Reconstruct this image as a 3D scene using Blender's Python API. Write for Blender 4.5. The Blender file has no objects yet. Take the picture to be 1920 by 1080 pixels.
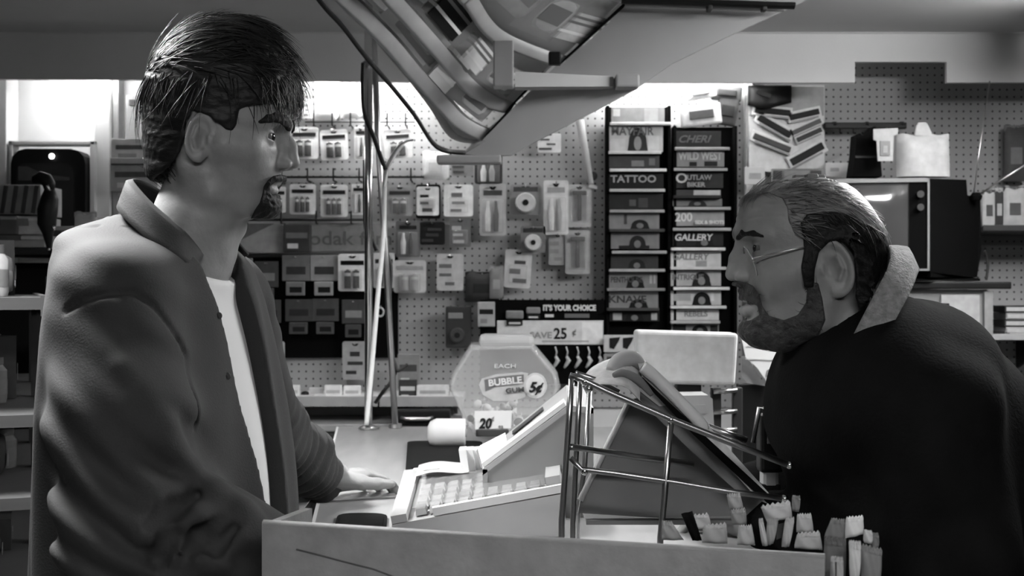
import bpy, bmesh, math, random
import numpy as np
from mathutils import Vector, Matrix, Euler
random.seed(7); np.random.seed(7)
PI = math.pi
F, ZC = 2400.0, 1.5            # focal length in pixels of the 1920 wide frame, camera height
S = bpy.context.scene
COL = S.collection

# ------------------------------------------------------------------ camera, world, exposure
cam_d = bpy.data.cameras.new('camera'); cam = bpy.data.objects.new('camera', cam_d); COL.objects.link(cam)
cam.location = (0, 0, ZC); cam.rotation_euler = (PI/2, 0, 0)
cam_d.sensor_width = 36; cam_d.lens = F/1920*36; cam_d.clip_start = 0.05
cam_d.dof.use_dof = True; cam_d.dof.focus_distance = 1.75; cam_d.dof.aperture_fstop = 11
S.camera = cam
w = bpy.data.worlds.new('world'); S.world = w; w.use_nodes = True
w.node_tree.nodes['Background'].inputs[0].default_value = (1, 1, 1, 1)
w.node_tree.nodes['Background'].inputs[1].default_value = 0.02
S.view_settings.view_transform = 'Standard'; S.view_settings.look = 'None'
S.view_settings.gamma = 1; S.view_settings.use_curve_mapping = False
S.view_settings.exposure = 0.5
LAMPS = [  # x, y, width, depth, power  (ceiling fluorescent fittings, the last one a fill light added behind the camera)
    (-0.90, 1.87, 0.30, 0.6, 170.0),
    (1.10, 2.45, 0.24, 0.6, 64.0),
    (0.20, -0.55, 1.2, 0.30, 48.0),
]
TUBE = 62.0                    # emission of the tubes behind the valance

BARE = 120.0                    # open tube right of the frame

def P(px, py, Y):
    return Vector(((px-960)*Y/F, Y, ZC+(540-py)*Y/F))

# ------------------------------------------------------------------ materials (black and white film: every colour is a grey)
MATS = {}
def mat(name, g=0.5, rough=0.6, metal=0.0, var=0.0, vscale=8.0, bump=0.0, bscale=60.0, spec=0.5, emit=0.0, coat=0.0, stretch=None):
    if name in MATS: return MATS[name]
    m = bpy.data.materials.new(name); m.use_nodes = True; MATS[name] = m
    nt = m.node_tree; b = nt.nodes['Principled BSDF']
    b.inputs['Base Color'].default_value = (g, g, g, 1)
    b.inputs['Roughness'].default_value = rough; b.inputs['Metallic'].default_value = metal
    b.inputs['Specular IOR Level'].default_value = spec
    if coat: b.inputs['Coat Weight'].default_value = coat
    if emit:
        b.inputs['Emission Color'].default_value = (1, 1, 1, 1); b.inputs['Emission Strength'].default_value = emit
    if var or bump:
        tc = nt.nodes.new('ShaderNodeTexCoord'); src = tc.outputs['Object']
        if stretch:
            mp = nt.nodes.new('ShaderNodeMapping'); mp.inputs['Scale'].default_value = stretch
            nt.links.new(src, mp.inputs['Vector']); src = mp.outputs['Vector']
    if var:
        n = nt.nodes.new('ShaderNodeTexNoise'); n.inputs['Scale'].default_value = vscale; n.inputs['Detail'].default_value = 5
        r = nt.nodes.new('ShaderNodeMapRange')
        r.inputs['From Min'].default_value = 0.3; r.inputs['From Max'].default_value = 0.7
        r.inputs['To Min'].default_value = g*(1-var); r.inputs['To Max'].default_value = g*(1+var)
        nt.links.new(src, n.inputs['Vector']); nt.links.new(n.outputs['Fac'], r.inputs['Value'])
        nt.links.new(r.outputs['Result'], b.inputs['Base Color'])
    if bump:
        n2 = nt.nodes.new('ShaderNodeTexNoise'); n2.inputs['Scale'].default_value = bscale; n2.inputs['Detail'].default_value = 4
        bp = nt.nodes.new('ShaderNodeBump'); bp.inputs['Strength'].default_value = bump; bp.inputs['Distance'].default_value = 0.004
        nt.links.new(src, n2.inputs['Vector']); nt.links.new(n2.outputs['Fac'], bp.inputs['Height'])
        nt.links.new(bp.outputs['Normal'], b.inputs['Normal'])
    return m
def clear(name, g=0.8, alpha=0.35, rough=0.12):
    if name in MATS: return MATS[name]
    m = mat(name, g, rough); m.node_tree.nodes['Principled BSDF'].inputs['Alpha'].default_value = alpha
    return m
def grey(v, rough=0.6):        # plain printed card or plastic of grey v (0..100)
    return mat('grey_print_%d' % v, v/100.0 if v > 12 else v/160.0, rough, var=0.12, vscale=40, spec=0.5 if v > 25 else 0.12+v*0.01)

def pegboard(name, g, hole):
    m = mat(name, g, 0.75); nt = m.node_tree; b = nt.nodes['Principled BSDF']; N = nt.nodes.new; L = nt.links.new
    tc = N('ShaderNodeTexCoord'); sx = N('ShaderNodeSeparateXYZ'); L(tc.outputs['Object'], sx.inputs[0])
    def cell(o):
        a = N('ShaderNodeMath'); a.operation = 'DIVIDE'; L(o, a.inputs[0]); a.inputs[1].default_value = 0.0254
        f = N('ShaderNodeMath'); f.operation = 'FRACT'; L(a.outputs[0], f.inputs[0])
        s = N('ShaderNodeMath'); s.operation = 'SUBTRACT'; L(f.outputs[0], s.inputs[0]); s.inputs[1].default_value = 0.5
        q = N('ShaderNodeMath'); q.operation = 'POWER'; L(s.outputs[0], q.inputs[0]); q.inputs[1].default_value = 2
        return q.outputs[0]
    ad = N('ShaderNodeMath'); ad.operation = 'ADD'; L(cell(sx.outputs['X']), ad.inputs[0]); L(cell(sx.outputs['Z']), ad.inputs[1])
    lt = N('ShaderNodeMath'); lt.operation = 'LESS_THAN'; L(ad.outputs[0], lt.inputs[0]); lt.inputs[1].default_value = 0.019
    n = N('ShaderNodeTexNoise'); n.inputs['Scale'].default_value = 5; L(tc.outputs['Object'], n.inputs['Vector'])
    r = N('ShaderNodeMapRange'); r.inputs['To Min'].default_value = g*0.85; r.inputs['To Max'].default_value = g*1.15; L(n.outputs['Fac'], r.inputs['Value'])
    mx = N('ShaderNodeMix'); mx.data_type = 'RGBA'; L(lt.outputs[0], mx.inputs[0]); L(r.outputs[0], mx.inputs[6]); mx.inputs[7].default_value = (hole, hole, hole, 1)
    L(mx.outputs[2], b.inputs['Base Color'])
    return m

def panel_scratched(name, g):   # mottled board with one long scratch worn into it (object coordinates)
    m = mat(name, g, 0.62, var=0.16, vscale=30, bump=0.25, bscale=90)
    return m

M = dict(
    wall=mat('painted_wall', 0.62, 0.7, var=0.06, vscale=3, bump=0.1), ceiling=mat('ceiling_paint', 0.5, 0.8, var=0.05, vscale=3),
    valance=mat('valance_paint', 0.55, 0.6, var=0.05, vscale=4, bump=0.1, bscale=120), floor=mat('floor_vinyl', 0.12, 0.4, var=0.2, vscale=4),
    trim=mat('painted_trim', 0.6, 0.5), steel=mat('dull_steel', 0.55, 0.28, 1.0), chrome=mat('chrome', 0.75, 0.16, 1.0),
    wire=mat('rack_wire', 0.36, 0.3, 1.0), black=mat('black_plastic', 0.006, 0.5, spec=0.2), matte=mat('matte_black', 0.004, 0.95, spec=0.04),
    darkgrey=mat('dark_grey_plastic', 0.035, 0.55, spec=0.25), white=mat('white_card', 0.64, 0.6, var=0.04, vscale=20), paper=mat('white_paper', 0.55, 0.8, var=0.05, vscale=20),
    blister=clear('clear_blister', 0.8, 0.13, 0.1), smoke=clear('smoky_tray_plastic', 0.35, 0.30, 0.2), jar=clear('clear_jar_plastic', 0.6, 0.30, 0.14),
    lip=mat('tray_lip_plastic', 0.34, 0.45, var=0.12, vscale=14), panel=mat('rack_end_panel', 0.30, 0.55, var=0.06, vscale=6, bump=0.05),
    counter=mat('counter_laminate', 0.25, 0.35, var=0.12, vscale=6, stretch=(6, 1, 1)), front=panel_scratched('display_front_board', 0.17),
    ink=mat('dark_ink', 0.01, 0.7, spec=0.15), inkmid=mat('mid_ink', 0.12, 0.7), inklight=mat('pale_ink', 0.7, 0.7), rubber=mat('black_rubber', 0.008, 0.9, spec=0.08),
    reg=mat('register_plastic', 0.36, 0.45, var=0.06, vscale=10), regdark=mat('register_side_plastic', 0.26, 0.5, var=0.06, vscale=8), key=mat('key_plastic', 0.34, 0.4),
    wood=mat('shelf_wood', 0.012, 0.9, var=0.25, vscale=6, stretch=(1, 1, 8)), screen=mat('tube_screen', 0.055, 0.12, coat=0.6), bezel=mat('screen_bezel', 0.22, 0.35),
    skin=mat('skin', 0.215, 0.48, var=0.07, vscale=45, bump=0.14, bscale=160, spec=0.4), lipskin=mat('lip_skin', 0.2, 0.4),
    hair=mat('dark_hair', 0.010, 0.5, var=0.4, vscale=30, bump=0.5, bscale=120, spec=0.22, stretch=(0.35, 1, 1)), hair2=mat('black_hair', 0.008, 0.6, var=0.3, vscale=50, bump=0.6, bscale=160, spec=0.2),
    greyhair=mat('thin_grey_hair', 0.15, 0.5, var=0.45, vscale=60, bump=0.6, bscale=150, stretch=(0.4, 1, 1)), beard=mat('dark_beard', 0.022, 0.7, var=0.6, vscale=90, bump=0.7, bscale=220),
    jacket=mat('corduroy_jacket', 0.013, 0.85, var=0.12, vscale=12, bump=0.18, bscale=420), tee=mat('white_cotton', 0.6, 0.8, bump=0.1, bscale=40),
    coat=mat('black_wool_coat', 0.006, 0.95, var=0.2, vscale=20, bump=0.3, bscale=200, spec=0.03), fleece=mat('fleece_collar', 0.22, 0.95, var=0.3, vscale=110, bump=1.0, bscale=240),
    trousers=mat('dark_trousers', 0.02, 0.85), shoe=mat('black_shoe', 0.012, 0.4), eye=mat('shaded_eye_white', 0.10, 0.25), iris=mat('dark_iris', 0.015, 0.1),  # eye white darkened to stand in for the shade of the sockets
    lens=clear('spectacle_lens', 0.7, 0.12, 0.03), news=mat('newsprint', 0.45, 0.85, var=0.2, vscale=60), board=mat('grey_cardboard', 0.13, 0.8, var=0.1, vscale=12),
    bag=mat('glossy_bag', 0.42, 0.25, var=0.35, vscale=14, bump=0.5, bscale=25), carton=mat('carton', 0.3, 0.7, var=0.15, vscale=14),
    cord=mat('black_cord', 0.012, 0.5), whitecord=mat('white_cord', 0.75, 0.4), tube=mat('fluorescent_tube', 0.9, 0.4, emit=TUBE),
)

# ------------------------------------------------------------------ mesh builder
class MB:
    def __init__(s): s.v = []; s.f = []
    def add(s, vs, fs):
        o = len(s.v); s.v += [tuple(x) for x in vs]; s.f += [tuple(i+o for i in q) for q in fs]; return s
    def box(s, c, d, rot=None, bev=0.0):
        bm = bmesh.new(); bmesh.ops.create_cube(bm, size=1.0)
        for v in bm.verts: v.co = Vector((v.co.x*d[0], v.co.y*d[1], v.co.z*d[2]))
        if bev: bmesh.ops.bevel(bm, geom=bm.edges[:], offset=min(bev, min(d)*0.45), segments=2, affect='EDGES', profile=0.6)
        R = Euler(rot).to_matrix() if rot is not None else Matrix.Identity(3)
        bm.verts.index_update()
        s.add([R @ v.co + Vector(c) for v in bm.verts], [[v.index for v in f.verts] for f in bm.faces]); bm.free(); return s
    def prism(s, pts, dvec):    # closed polygon swept by a vector
        n = len(pts); d = Vector(dvec); a = [Vector(p) for p in pts]
        s.add(a+[p+d for p in a], [tuple(range(n))[::-1], tuple(range(n, 2*n))]+[(i, (i+1) % n, n+(i+1) % n, n+i) for i in range(n)]); return s
    def tube(s, path, r, n=8, cap=True, flat=1.0):
        p = [Vector(q) for q in path]; rings = []; rr = r if isinstance(r, (list, tuple)) else [r]*len(p)
        up = Vector((0.13, 0.31, 0.94))
        for i, q in enumerate(p):
            t = (p[min(i+1, len(p)-1)]-p[max(i-1, 0)]).normalized()
            u = t.cross(up)
            if u.length < 1e-3: u = t.cross(Vector((1, 0, 0)))
            u.normalize(); w_ = t.cross(u)
            rings.append([q+(u*math.cos(2*PI*k/n)+w_*math.sin(2*PI*k/n)*flat)*rr[i] for k in range(n)])
        vs = [x for g_ in rings for x in g_]
        fs = [(i*n+k, i*n+(k+1) % n, (i+1)*n+(k+1) % n, (i+1)*n+k) for i in range(len(p)-1) for k in range(n)]
        if cap: fs += [tuple(range(n))[::-1], tuple((len(p)-1)*n+k for k in range(n))]
        s.add(vs, fs); return s
    def lathe(s, prof, c, n=20, axis='Z', sy=1.0):
        vs = []; c = Vector(c)
        for r, h in prof:
            for k in range(n):
                a = 2*PI*k/n; x, y = r*math.cos(a), r*math.sin(a)*sy
                vs.append(c+(Vector((x, y, h)) if axis == 'Z' else Vector((x, h, y)) if axis == 'Y' else Vector((h, x, y))))
        m = len(prof)
        fs = [(i*n+k, i*n+(k+1) % n, (i+1)*n+(k+1) % n, (i+1)*n+k) for i in range(m-1) for k in range(n)]
        fs += [tuple(range(n))[::-1], tuple((m-1)*n+k for k in range(n))]
        s.add(vs, fs); return s
    def ell(s, c, d, n=12, rot=None):
        bm = bmesh.new(); bmesh.ops.create_uvsphere(bm, u_segments=n, v_segments=max(6, n*2//3), radius=1.0)
        R = Euler(rot).to_matrix() if rot is not None else Matrix.Identity(3)
        bm.verts.index_update()
        s.add([R @ Vector((v.co.x*d[0], v.co.y*d[1], v.co.z*d[2]))+Vector(c) for v in bm.verts], [[v.index for v in f.verts] for f in bm.faces]); bm.free(); return s
    def grid(s, fn, nu, nv, thick=None):  # fn(u,v) -> point ; optional thickness vector
        vs = [Vector(fn(i/nu, j/nv)) for j in range(nv+1) for i in range(nu+1)]
        q = [(j*(nu+1)+i, j*(nu+1)+i+1, (j+1)*(nu+1)+i+1, (j+1)*(nu+1)+i) for j in range(nv) for i in range(nu)]
        if thick is None: s.add(vs, q); return s
        t = Vector(thick); n = len(vs)
        b = [i for i in range(nu)]+[(i+1)*(nu+1)-1 for i in range(nv)]+[nv*(nu+1)+nu-i for i in range(nu)]+[(nv-i)*(nu+1) for i in range(nv)]
        s.add(vs+[x+t for x in vs], [x[::-1] for x in q]+[tuple(i+n for i in x) for x in q]+[(b[i], b[(i+1) % len(b)], n+b[(i+1) % len(b)], n+b[i]) for i in range(len(b))]); return s
    def build(s, name, m, parent=None, smooth=False, props=None):
        off = Vector(parent['_o']) if parent is not None else Vector((0, 0, 0))
        me = bpy.data.meshes.new(name); me.from_pydata([tuple(Vector(v)-off) for v in s.v], [], s.f); me.update()
        bm = bmesh.new(); bm.from_mesh(me); bmesh.ops.recalc_face_normals(bm, faces=bm.faces[:]); bm.to_mesh(me); bm.free()
        return link(name, me, m, parent, smooth, props)
def link(name, me, m, parent=None, smooth=False, props=None):
    o = bpy.data.objects.new(name, me); COL.objects.link(o); me.materials.append(M[m] if isinstance(m, str) else m)
    if smooth:
        me.polygons.foreach_set('use_smooth', [True]*len(me.polygons))
        if smooth == 'auto':
            try: me.set_sharp_from_angle(angle=0.6)
            except Exception: pass
    o['_o'] = tuple(parent['_o']) if parent is not None else (0.0, 0.0, 0.0)
    if parent is not None: o.parent = parent
    for k, v in (props or {}).items(): o[k] = v
    return o
def thing(name, label, cat, loc, group=None):
    o = bpy.data.objects.new(name, None); COL.objects.link(o); o.empty_display_size = 0.05
    o.location = loc; o['_o'] = tuple(loc); o['label'] = label; o['category'] = cat
    if group: o['group'] = group
    return o
def tag(o, label, cat, group=None):
    o['label'] = label; o['category'] = cat
    if group: o['group'] = group
    return o
def struct(o): o['kind'] = 'structure'; return o

def text(body, size, loc, m, parent, rot=(PI/2, 0, 0), sx=1.0, align='LEFT', ext=0.0006, shear=0.0, bold=0.0):
    cu = bpy.data.curves.new('lettering', 'FONT'); cu.body = body; cu.size = size; cu.align_x = align; cu.extrude = ext; cu.shear = shear; cu.offset = bold
    cu.resolution_u = 3
    t = bpy.data.objects.new('tmp_text', cu); COL.objects.link(t)
    dg = bpy.context.evaluated_depsgraph_get(); me = bpy.data.meshes.new_from_object(t.evaluated_get(dg)); bpy.data.objects.remove(t)
    off = Vector(parent['_o'])
    me.transform(Matrix.Translation(Vector(loc)-off) @ Euler(rot).to_matrix().to_4x4() @ Matrix.Diagonal((sx, 1, 1, 1)))
    me.materials.clear()
    return link('lettering', me, m, parent)

# ------------------------------------------------------------------ signed-distance sculpting (people, cloth)
def smin(a, b, k):
    h = np.clip(0.5+0.5*(b-a)/k, 0, 1); return b*(1-h)+a*h-k*h*(1-h)
def smax(a, b, k): return -smin(-a, -b, k)
def cap(p, a, b, ra, rb=None):
    rb = ra if rb is None else rb; a = np.array(a, float); b = np.array(b, float); ab = b-a
    t = np.clip(((p-a) @ ab)/max(ab @ ab, 1e-12), 0, 1)
    return np.linalg.norm(p-a-t[:, None]*ab, axis=1)-(ra+(rb-ra)*t)
def elp(p, c, r):
    q = (p-np.array(c, float))/np.array(r, float); k = np.linalg.norm(q, axis=1); return (k-1)*min(r)
def chain(p, pts, rs, k=0.02):
    d = None
    for i in range(len(pts)-1):
        e = cap(p, pts[i], pts[i+1], rs[i], rs[i+1]); d = e if d is None else smin(d, e, k)
    return d
def poly2(x, y, pts):          # 2-D polygon signed distance
    pts = np.array(pts, float); n = len(pts); d = np.full(x.shape, 1e18); sgn = np.ones(x.shape)
    for i in range(n):
        ax, ay = pts[i]; bx, by = pts[i-1]; ex, ey = bx-ax, by-ay; wx, wy = x-ax, y-ay
        t = np.clip((wx*ex+wy*ey)/(ex*ex+ey*ey), 0, 1); d = np.minimum(d, (wx-ex*t)**2+(wy-ey*t)**2)
        c1 = y >= ay; c2 = y < by; c3 = ex*wy > ey*wx
        sgn = np.where((c1 & c2 & c3) | (~c1 & ~c2 & ~c3), -sgn, sgn)
    return sgn*np.sqrt(d)
def loft(v, x, y, tab, squ=2.0):
    """stacked half-ellipses: rows (v, front, back, half width[, centre]); x forward, y sideways"""
    T = np.array(tab, float); vc = np.clip(v, T[0, 0], T[-1, 0])
    def sp(i):                 # smooth monotone-ish cubic interpolation
        xs, ys = T[:, 0], T[:, i]; m = np.gradient(ys, xs)
        j = np.clip(np.searchsorted(xs, vc)-1, 0, len(xs)-2); h = xs[j+1]-xs[j]; t = (vc-xs[j])/h
        return (2*t**3-3*t**2+1)*ys[j]+(t**3-2*t**2+t)*h*m[j]+(-2*t**3+3*t**2)*ys[j+1]+(t**3-t**2)*h*m[j+1]
    f, b, w_ = sp(1), sp(2), np.maximum(sp(3), 1e-4)
    c = sp(4) if T.shape[1] > 4 else (f+b)/2
    a = np.where(x > c, f-c, c-b); a = np.maximum(a, 1e-4)
    k = (np.abs((x-c)/a)**squ+np.abs(y/w_)**squ)**(1/squ); d = (k-1)*np.minimum(a, w_)
    dv = np.abs(v-vc)
    return np.where(dv > 0, np.sqrt(np.maximum(d, 0)**2+dv**2)+np.minimum(d, 0)*0, d)
def within(p, c, r, f, mg=.016):        # evaluate f only inside a box (centre, half sizes); elsewhere the distance to the box
    q = np.abs(p-np.array(c, float))-np.array(r, float); d = np.linalg.norm(np.maximum(q, 0), axis=1)+mg
    k = (q < 0).all(1)
    if k.any(): d[k] = f(p[k])
    return d
def vnoise(p, s, seed=0):      # cheap smooth pseudo noise from summed sines
    r = np.random.RandomState(seed); o = np.zeros(len(p))
    for i in range(6):
        k = r.normal(size=3); k *= (0.6+0.8*r.rand())/np.linalg.norm(k); o += np.sin((p @ k)*s+r.rand()*6.28)
    return o/6
def axis_of(parts):
    out = []
    for lo, hi, h in parts:
        n = max(1, int(round((hi-lo)/h))); out += list(np.linspace(lo, hi, n, endpoint=False))
    return np.array(out+[parts[-1][1]])
def sculpt(f, xs, ys, zs):
    B = 8; pad = lambda a: np.concatenate([a, a[-1]+(a[-1]-a[-2])*np.arange(1, (-len(a)) % B+1)])
    xs, ys, zs = pad(xs), pad(ys), pad(zs); nx, ny, nz = len(xs), len(ys), len(zs)
    ax_ = (xs, ys, zs)
    def centres(b, I):           # centre and half diagonal of blocks of b samples
        c, h = [], []
        for a, i in zip(ax_, I): lo, hi = a[i*b], a[np.minimum(i*b+b, len(a)-1)]; c.append((lo+hi)/2); h.append((hi-lo)/2)
        return np.stack(c, 1), np.sqrt(sum(q*q for q in h))
    def many(pts, n=200000):
        return np.concatenate([f(pts[i:i+n]) for i in range(0, len(pts), n)]) if len(pts) else np.zeros(0)
    shp = (nx//B, ny//B, nz//B); I = np.unravel_index(np.arange(shp[0]*shp[1]*shp[2]), shp)
    c, h = centres(B, I); d = many(c)
    D = np.repeat(np.repeat(np.repeat(np.where(d < 0, -1, 1).astype(np.float32).reshape(shp), B, 0), B, 1), B, 2)
    k = np.abs(d) < h*1.15+.005; I = [i[k] for i in I]
    o2 = np.stack(np.meshgrid([0, 1], [0, 1], [0, 1], indexing='ij'), -1).reshape(-1, 3)
    I = [(i[:, None]*2+o2[:, q]).ravel() for q, i in enumerate(I)]
    c, h = centres(4, I); d = many(c); o = np.arange(4)
    ix = [(i[:, None]*4+o) for i in I]
    full = np.broadcast_arrays(ix[0][:, :, None, None], ix[1][:, None, :, None], ix[2][:, None, None, :])
    D[full[0], full[1], full[2]] = np.where(d < 0, -1, 1).astype(np.float32)[:, None, None, None]
    k = np.abs(d) < h*1.15+.003; full = [q[k].ravel() for q in full]
    D[full[0], full[1], full[2]] = many(np.stack([a[q] for a, q in zip(ax_, full)], 1))
    Sg = D < 0
    cnt = sum(Sg[a:nx-1+a, b:ny-1+b, c:nz-1+c].astype(np.int8) for a in (0, 1) for b in (0, 1) for c in (0, 1))
    act = (cnt > 0) & (cnt < 8); ci = np.argwhere(act); idx = np.full(act.shape, -1, np.int32); idx[act] = np.arange(len(ci))
    acc = np.zeros((len(ci), 3)); num = np.zeros(len(ci))
    X = [xs, ys, zs]
    for ax in range(3):
        for a in (0, 1):
            for b in (0, 1):
                off = [0, 0, 0]; oth = [q for q in range(3) if q != ax]; off[oth[0]] = a; off[oth[1]] = b
                p0 = ci+np.array(off); p1 = p0.copy(); p1[:, ax] += 1
                d0 = D[p0[:, 0], p0[:, 1], p0[:, 2]]; d1 = D[p1[:, 0], p1[:, 1], p1[:, 2]]
                cr = (d0 < 0) != (d1 < 0); t = np.where(cr, d0/np.where(cr, d0-d1, 1), 0)
                for q in range(3):
                    c0 = X[q][p0[:, q]]
                    acc[:, q] += np.where(cr, c0+((X[q][p1[:, q]]-c0)*t if q == ax else 0), 0)
                num += cr
    V = acc/num[:, None]; Q = []
    for ax in range(3):
        sl0 = [slice(None)]*3; sl1 = [slice(None)]*3; sl0[ax] = slice(0, -1); sl1[ax] = slice(1, None)
        e = np.argwhere(Sg[tuple(sl0)] != Sg[tuple(sl1)]); o1, o2 = [(1, 2), (2, 0), (0, 1)][ax]
        e = e[(e[:, o1] > 0) & (e[:, o2] > 0) & (e[:, o1] < act.shape[o1]) & (e[:, o2] < act.shape[o2])]
        fl = Sg[e[:, 0], e[:, 1], e[:, 2]]
        def at(da, db):
            q = e.copy(); q[:, o1] += da; q[:, o2] += db; return idx[q[:, 0], q[:, 1], q[:, 2]]
        a, b, c, d_ = at(-1, -1), at(0, -1), at(0, 0), at(-1, 0)
        q = np.stack([a, b, c, d_], 1); q[~fl] = q[~fl][:, ::-1]; Q.append(q)
    return V, np.concatenate(Q)
def sdf_obj(name, f, axes, m, parent, smooth_it=0):
    V, Q = sculpt(f, *[axis_of(a) if isinstance(a, list) else a for a in axes])
    Q = Q[(Q >= 0).all(1)]
    me = bpy.data.meshes.new(name); off = np.array(parent['_o'])
    me.vertices.add(len(V)); me.vertices.foreach_set('co', (V-off).astype(np.float32).ravel())
    me.loops.add(len(Q)*4); me.loops.foreach_set('vertex_index', Q.astype(np.int32).ravel())
    me.polygons.add(len(Q)); me.polygons.foreach_set('loop_start', np.arange(0, len(Q)*4, 4, dtype=np.int32))
    try: me.polygons.foreach_set('loop_total', np.full(len(Q), 4, np.int32))
    except Exception: pass
    me.update(); me.validate()
    return link(name, me, m, parent, True), V

# ------------------------------------------------------------------ the room
WY = 4.5; CEIL = ZC+0.837; XL, XR = -2.35, 2.6
def wallbox(name, x0, x1, y0, y1, z0, z1, m, bev=0.0):
    return struct(MB().box(((x0+x1)/2, (y0+y1)/2, (z0+z1)/2), (x1-x0, y1-y0, z1-z0), bev=bev).build(name, m))
wallbox('floor', XL, XR, -1.6, WY+.1, -0.06, 0, 'floor')
wallbox('ceiling', XL, XR, -1.6, WY+.1, CEIL, CEIL+.06, 'ceiling')
wallbox('wall_back', XL, XR, WY+.012, WY+.1, 0, CEIL, 'wall')
wallbox('wall_left', XL-.08, XL, -1.6, WY+.1, 0, CEIL, 'wood')
wallbox('wall_right', XR, XR+.08, -1.6, WY+.1, 0, CEIL, 'wood')
M['peg'] = pegboard('pegboard', 0.33, 0.02); M['pegdark'] = pegboard('dark_pegboard', 0.010, 0.003)
xpeg = lambda px: (px-960)*WY/F
# pegboard panels screwed to the back wall
w1 = wallbox('wall_back_pegboard', xpeg(425), xpeg(1412), WY, WY+.012, ZC-0.42, CEIL, 'peg')
w2 = wallbox('wall_back_pegboard', xpeg(1414), XR, WY, WY+.012, ZC-0.42, CEIL, 'peg')
# posts and trims on the left stretch of back wall
def zpx(py, Y): return ZC+(540-py)*Y/F
def trim(n, px0, px1, Y, d, z0, z1, m='trim'):
    x0, x1 = (px0-960)*Y/F, (px1-960)*Y/F
    return wallbox('trim_%d' % n, x0, x1, Y, Y+d, z0, z1, m, bev=0.004)
trim(1, -6, 12, 4.40, .11, 0, CEIL); trim(2, 176, 206, 4.42, .09, 0, CEIL); trim(3, 211, 222, 4.44, .07, 0, CEIL, 'carton')
trim(4, 1398, 1412, 4.46, .05, ZC-.3, CEIL, 'trim')
# valance board with a notch cut from its lower edge
YV = 4.2; zl, zt = zpx(155, YV), CEIL
ax = lambda px: (px-960)*YV/F
pts = [(XL, zpx(147, YV)), (ax(430), zpx(150, YV)), (ax(900), zl), (ax(1603), zl), (ax(1603), zpx(116, YV)), (ax(1775), zpx(116, YV)), (ax(1775), zl), (XR, zpx(152, YV)), (XR, zt), (XL, zt)]
struct(MB().prism([(x, YV, z) for x, z in pts], (0, .018, 0)).build('valance', 'valance'))
struct(MB().box(((XL+XR)/2, YV-.006, zpx(60, YV)), (XR-XL, .012, .012), bev=.003).build('trim_5', 'valance'))
# tubes behind the valance (they wash the top of the wall)
def tube_lamp(px0, px1, label, Y=4.38, z=None):
    z = zpx(142, Y) if z is None else z; x0, x1 = (px0-960)*Y/F, (px1-960)*Y/F
    t = thing('fluorescent_fitting', label, 'lamp', ((x0+x1)/2, Y, z), 'fluorescent fittings behind the valance')
    MB().box(((x0+x1)/2, Y, z+.055), (x1-x0, .07, .05), bev=.006).build('housing', 'trim', t)
    MB().lathe([(.013, x0+.02), (.013, x1-.02)], (0, Y, z), 14, 'X').build('tube', 'tube', t, True)
    for x in (x0+.012, x1-.012): MB().box((x, Y, z+.015), (.016, .035, .06), bev=.004).build('lamp_holder', 'trim', t)
tube_lamp(80, 230, 'fluorescent tube fitting behind the valance at the left, above the dark monitor')
tube_lamp(560, 860, 'fluorescent tube fitting behind the valance above the battery packs')
tube_lamp(1130, 1400, 'fluorescent tube fitting behind the valance above the magazine racks')
# ceiling fittings
def ceiling_lamp(x, y, sx, sy, power, label, skirt=.06):
    t = thing('ceiling_light', label, 'lamp', (x, y, CEIL), 'ceiling lights over the shop')
    f = MB()
    for k in (-1, 1):
        f.box((x+k*sx/2, y, CEIL-skirt/2), (.02, sy+.02, skirt), bev=.004); f.box((x, y+k*sy/2, CEIL-skirt/2), (sx+.02, .02, skirt), bev=.004)
    f.box((x, y, CEIL-.008), (sx, sy, .012)); f.build('housing', 'darkgrey' if skirt > .1 else 'trim', t)
    m = mat('lit_diffuser_%d' % int(power*10), 0.9, 0.5, emit=power)
    MB().box((x, y, CEIL-.045), (sx-.03, sy-.03, .008)).build('diffuser', m, t)
for a, l in zip(LAMPS, ('ceiling light over the clerk at the left', 'ceiling light over the customer at the right', 'ceiling fill light added behind the camera, out of view')):
    ceiling_lamp(*a, l, .2 if a[0] < 0 else .06)  # deep skirt added to keep the clerk lamp's light off the customer

def bare_tube(x, y0, y1, label):   # open fitting with a naked tube: lights ceiling and valance as well
    z = CEIL-.085; t = thing('ceiling_light', label, 'lamp', (x, (y0+y1)/2, CEIL), 'ceiling lights over the shop')
    MB().box((x, (y0+y1)/2, CEIL-.02), (.10, y1-y0, .04), bev=.006).build('housing', 'trim', t)
    MB().lathe([(.016, y0+.02), (.016, y1-.02)], (x, 0, z), 14, 'Y').build('tube', mat('bare_tube', .9, .4, emit=BARE), t, True)
    for y in (y0+.012, y1-.012): MB().box((x, y, CEIL-.06), (.04, .016, .09), bev=.004).build('lamp_holder', 'trim', t)
bare_tube(1.62, 2.3, 3.6, 'open ceiling tube at the right, just outside the frame')

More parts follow.
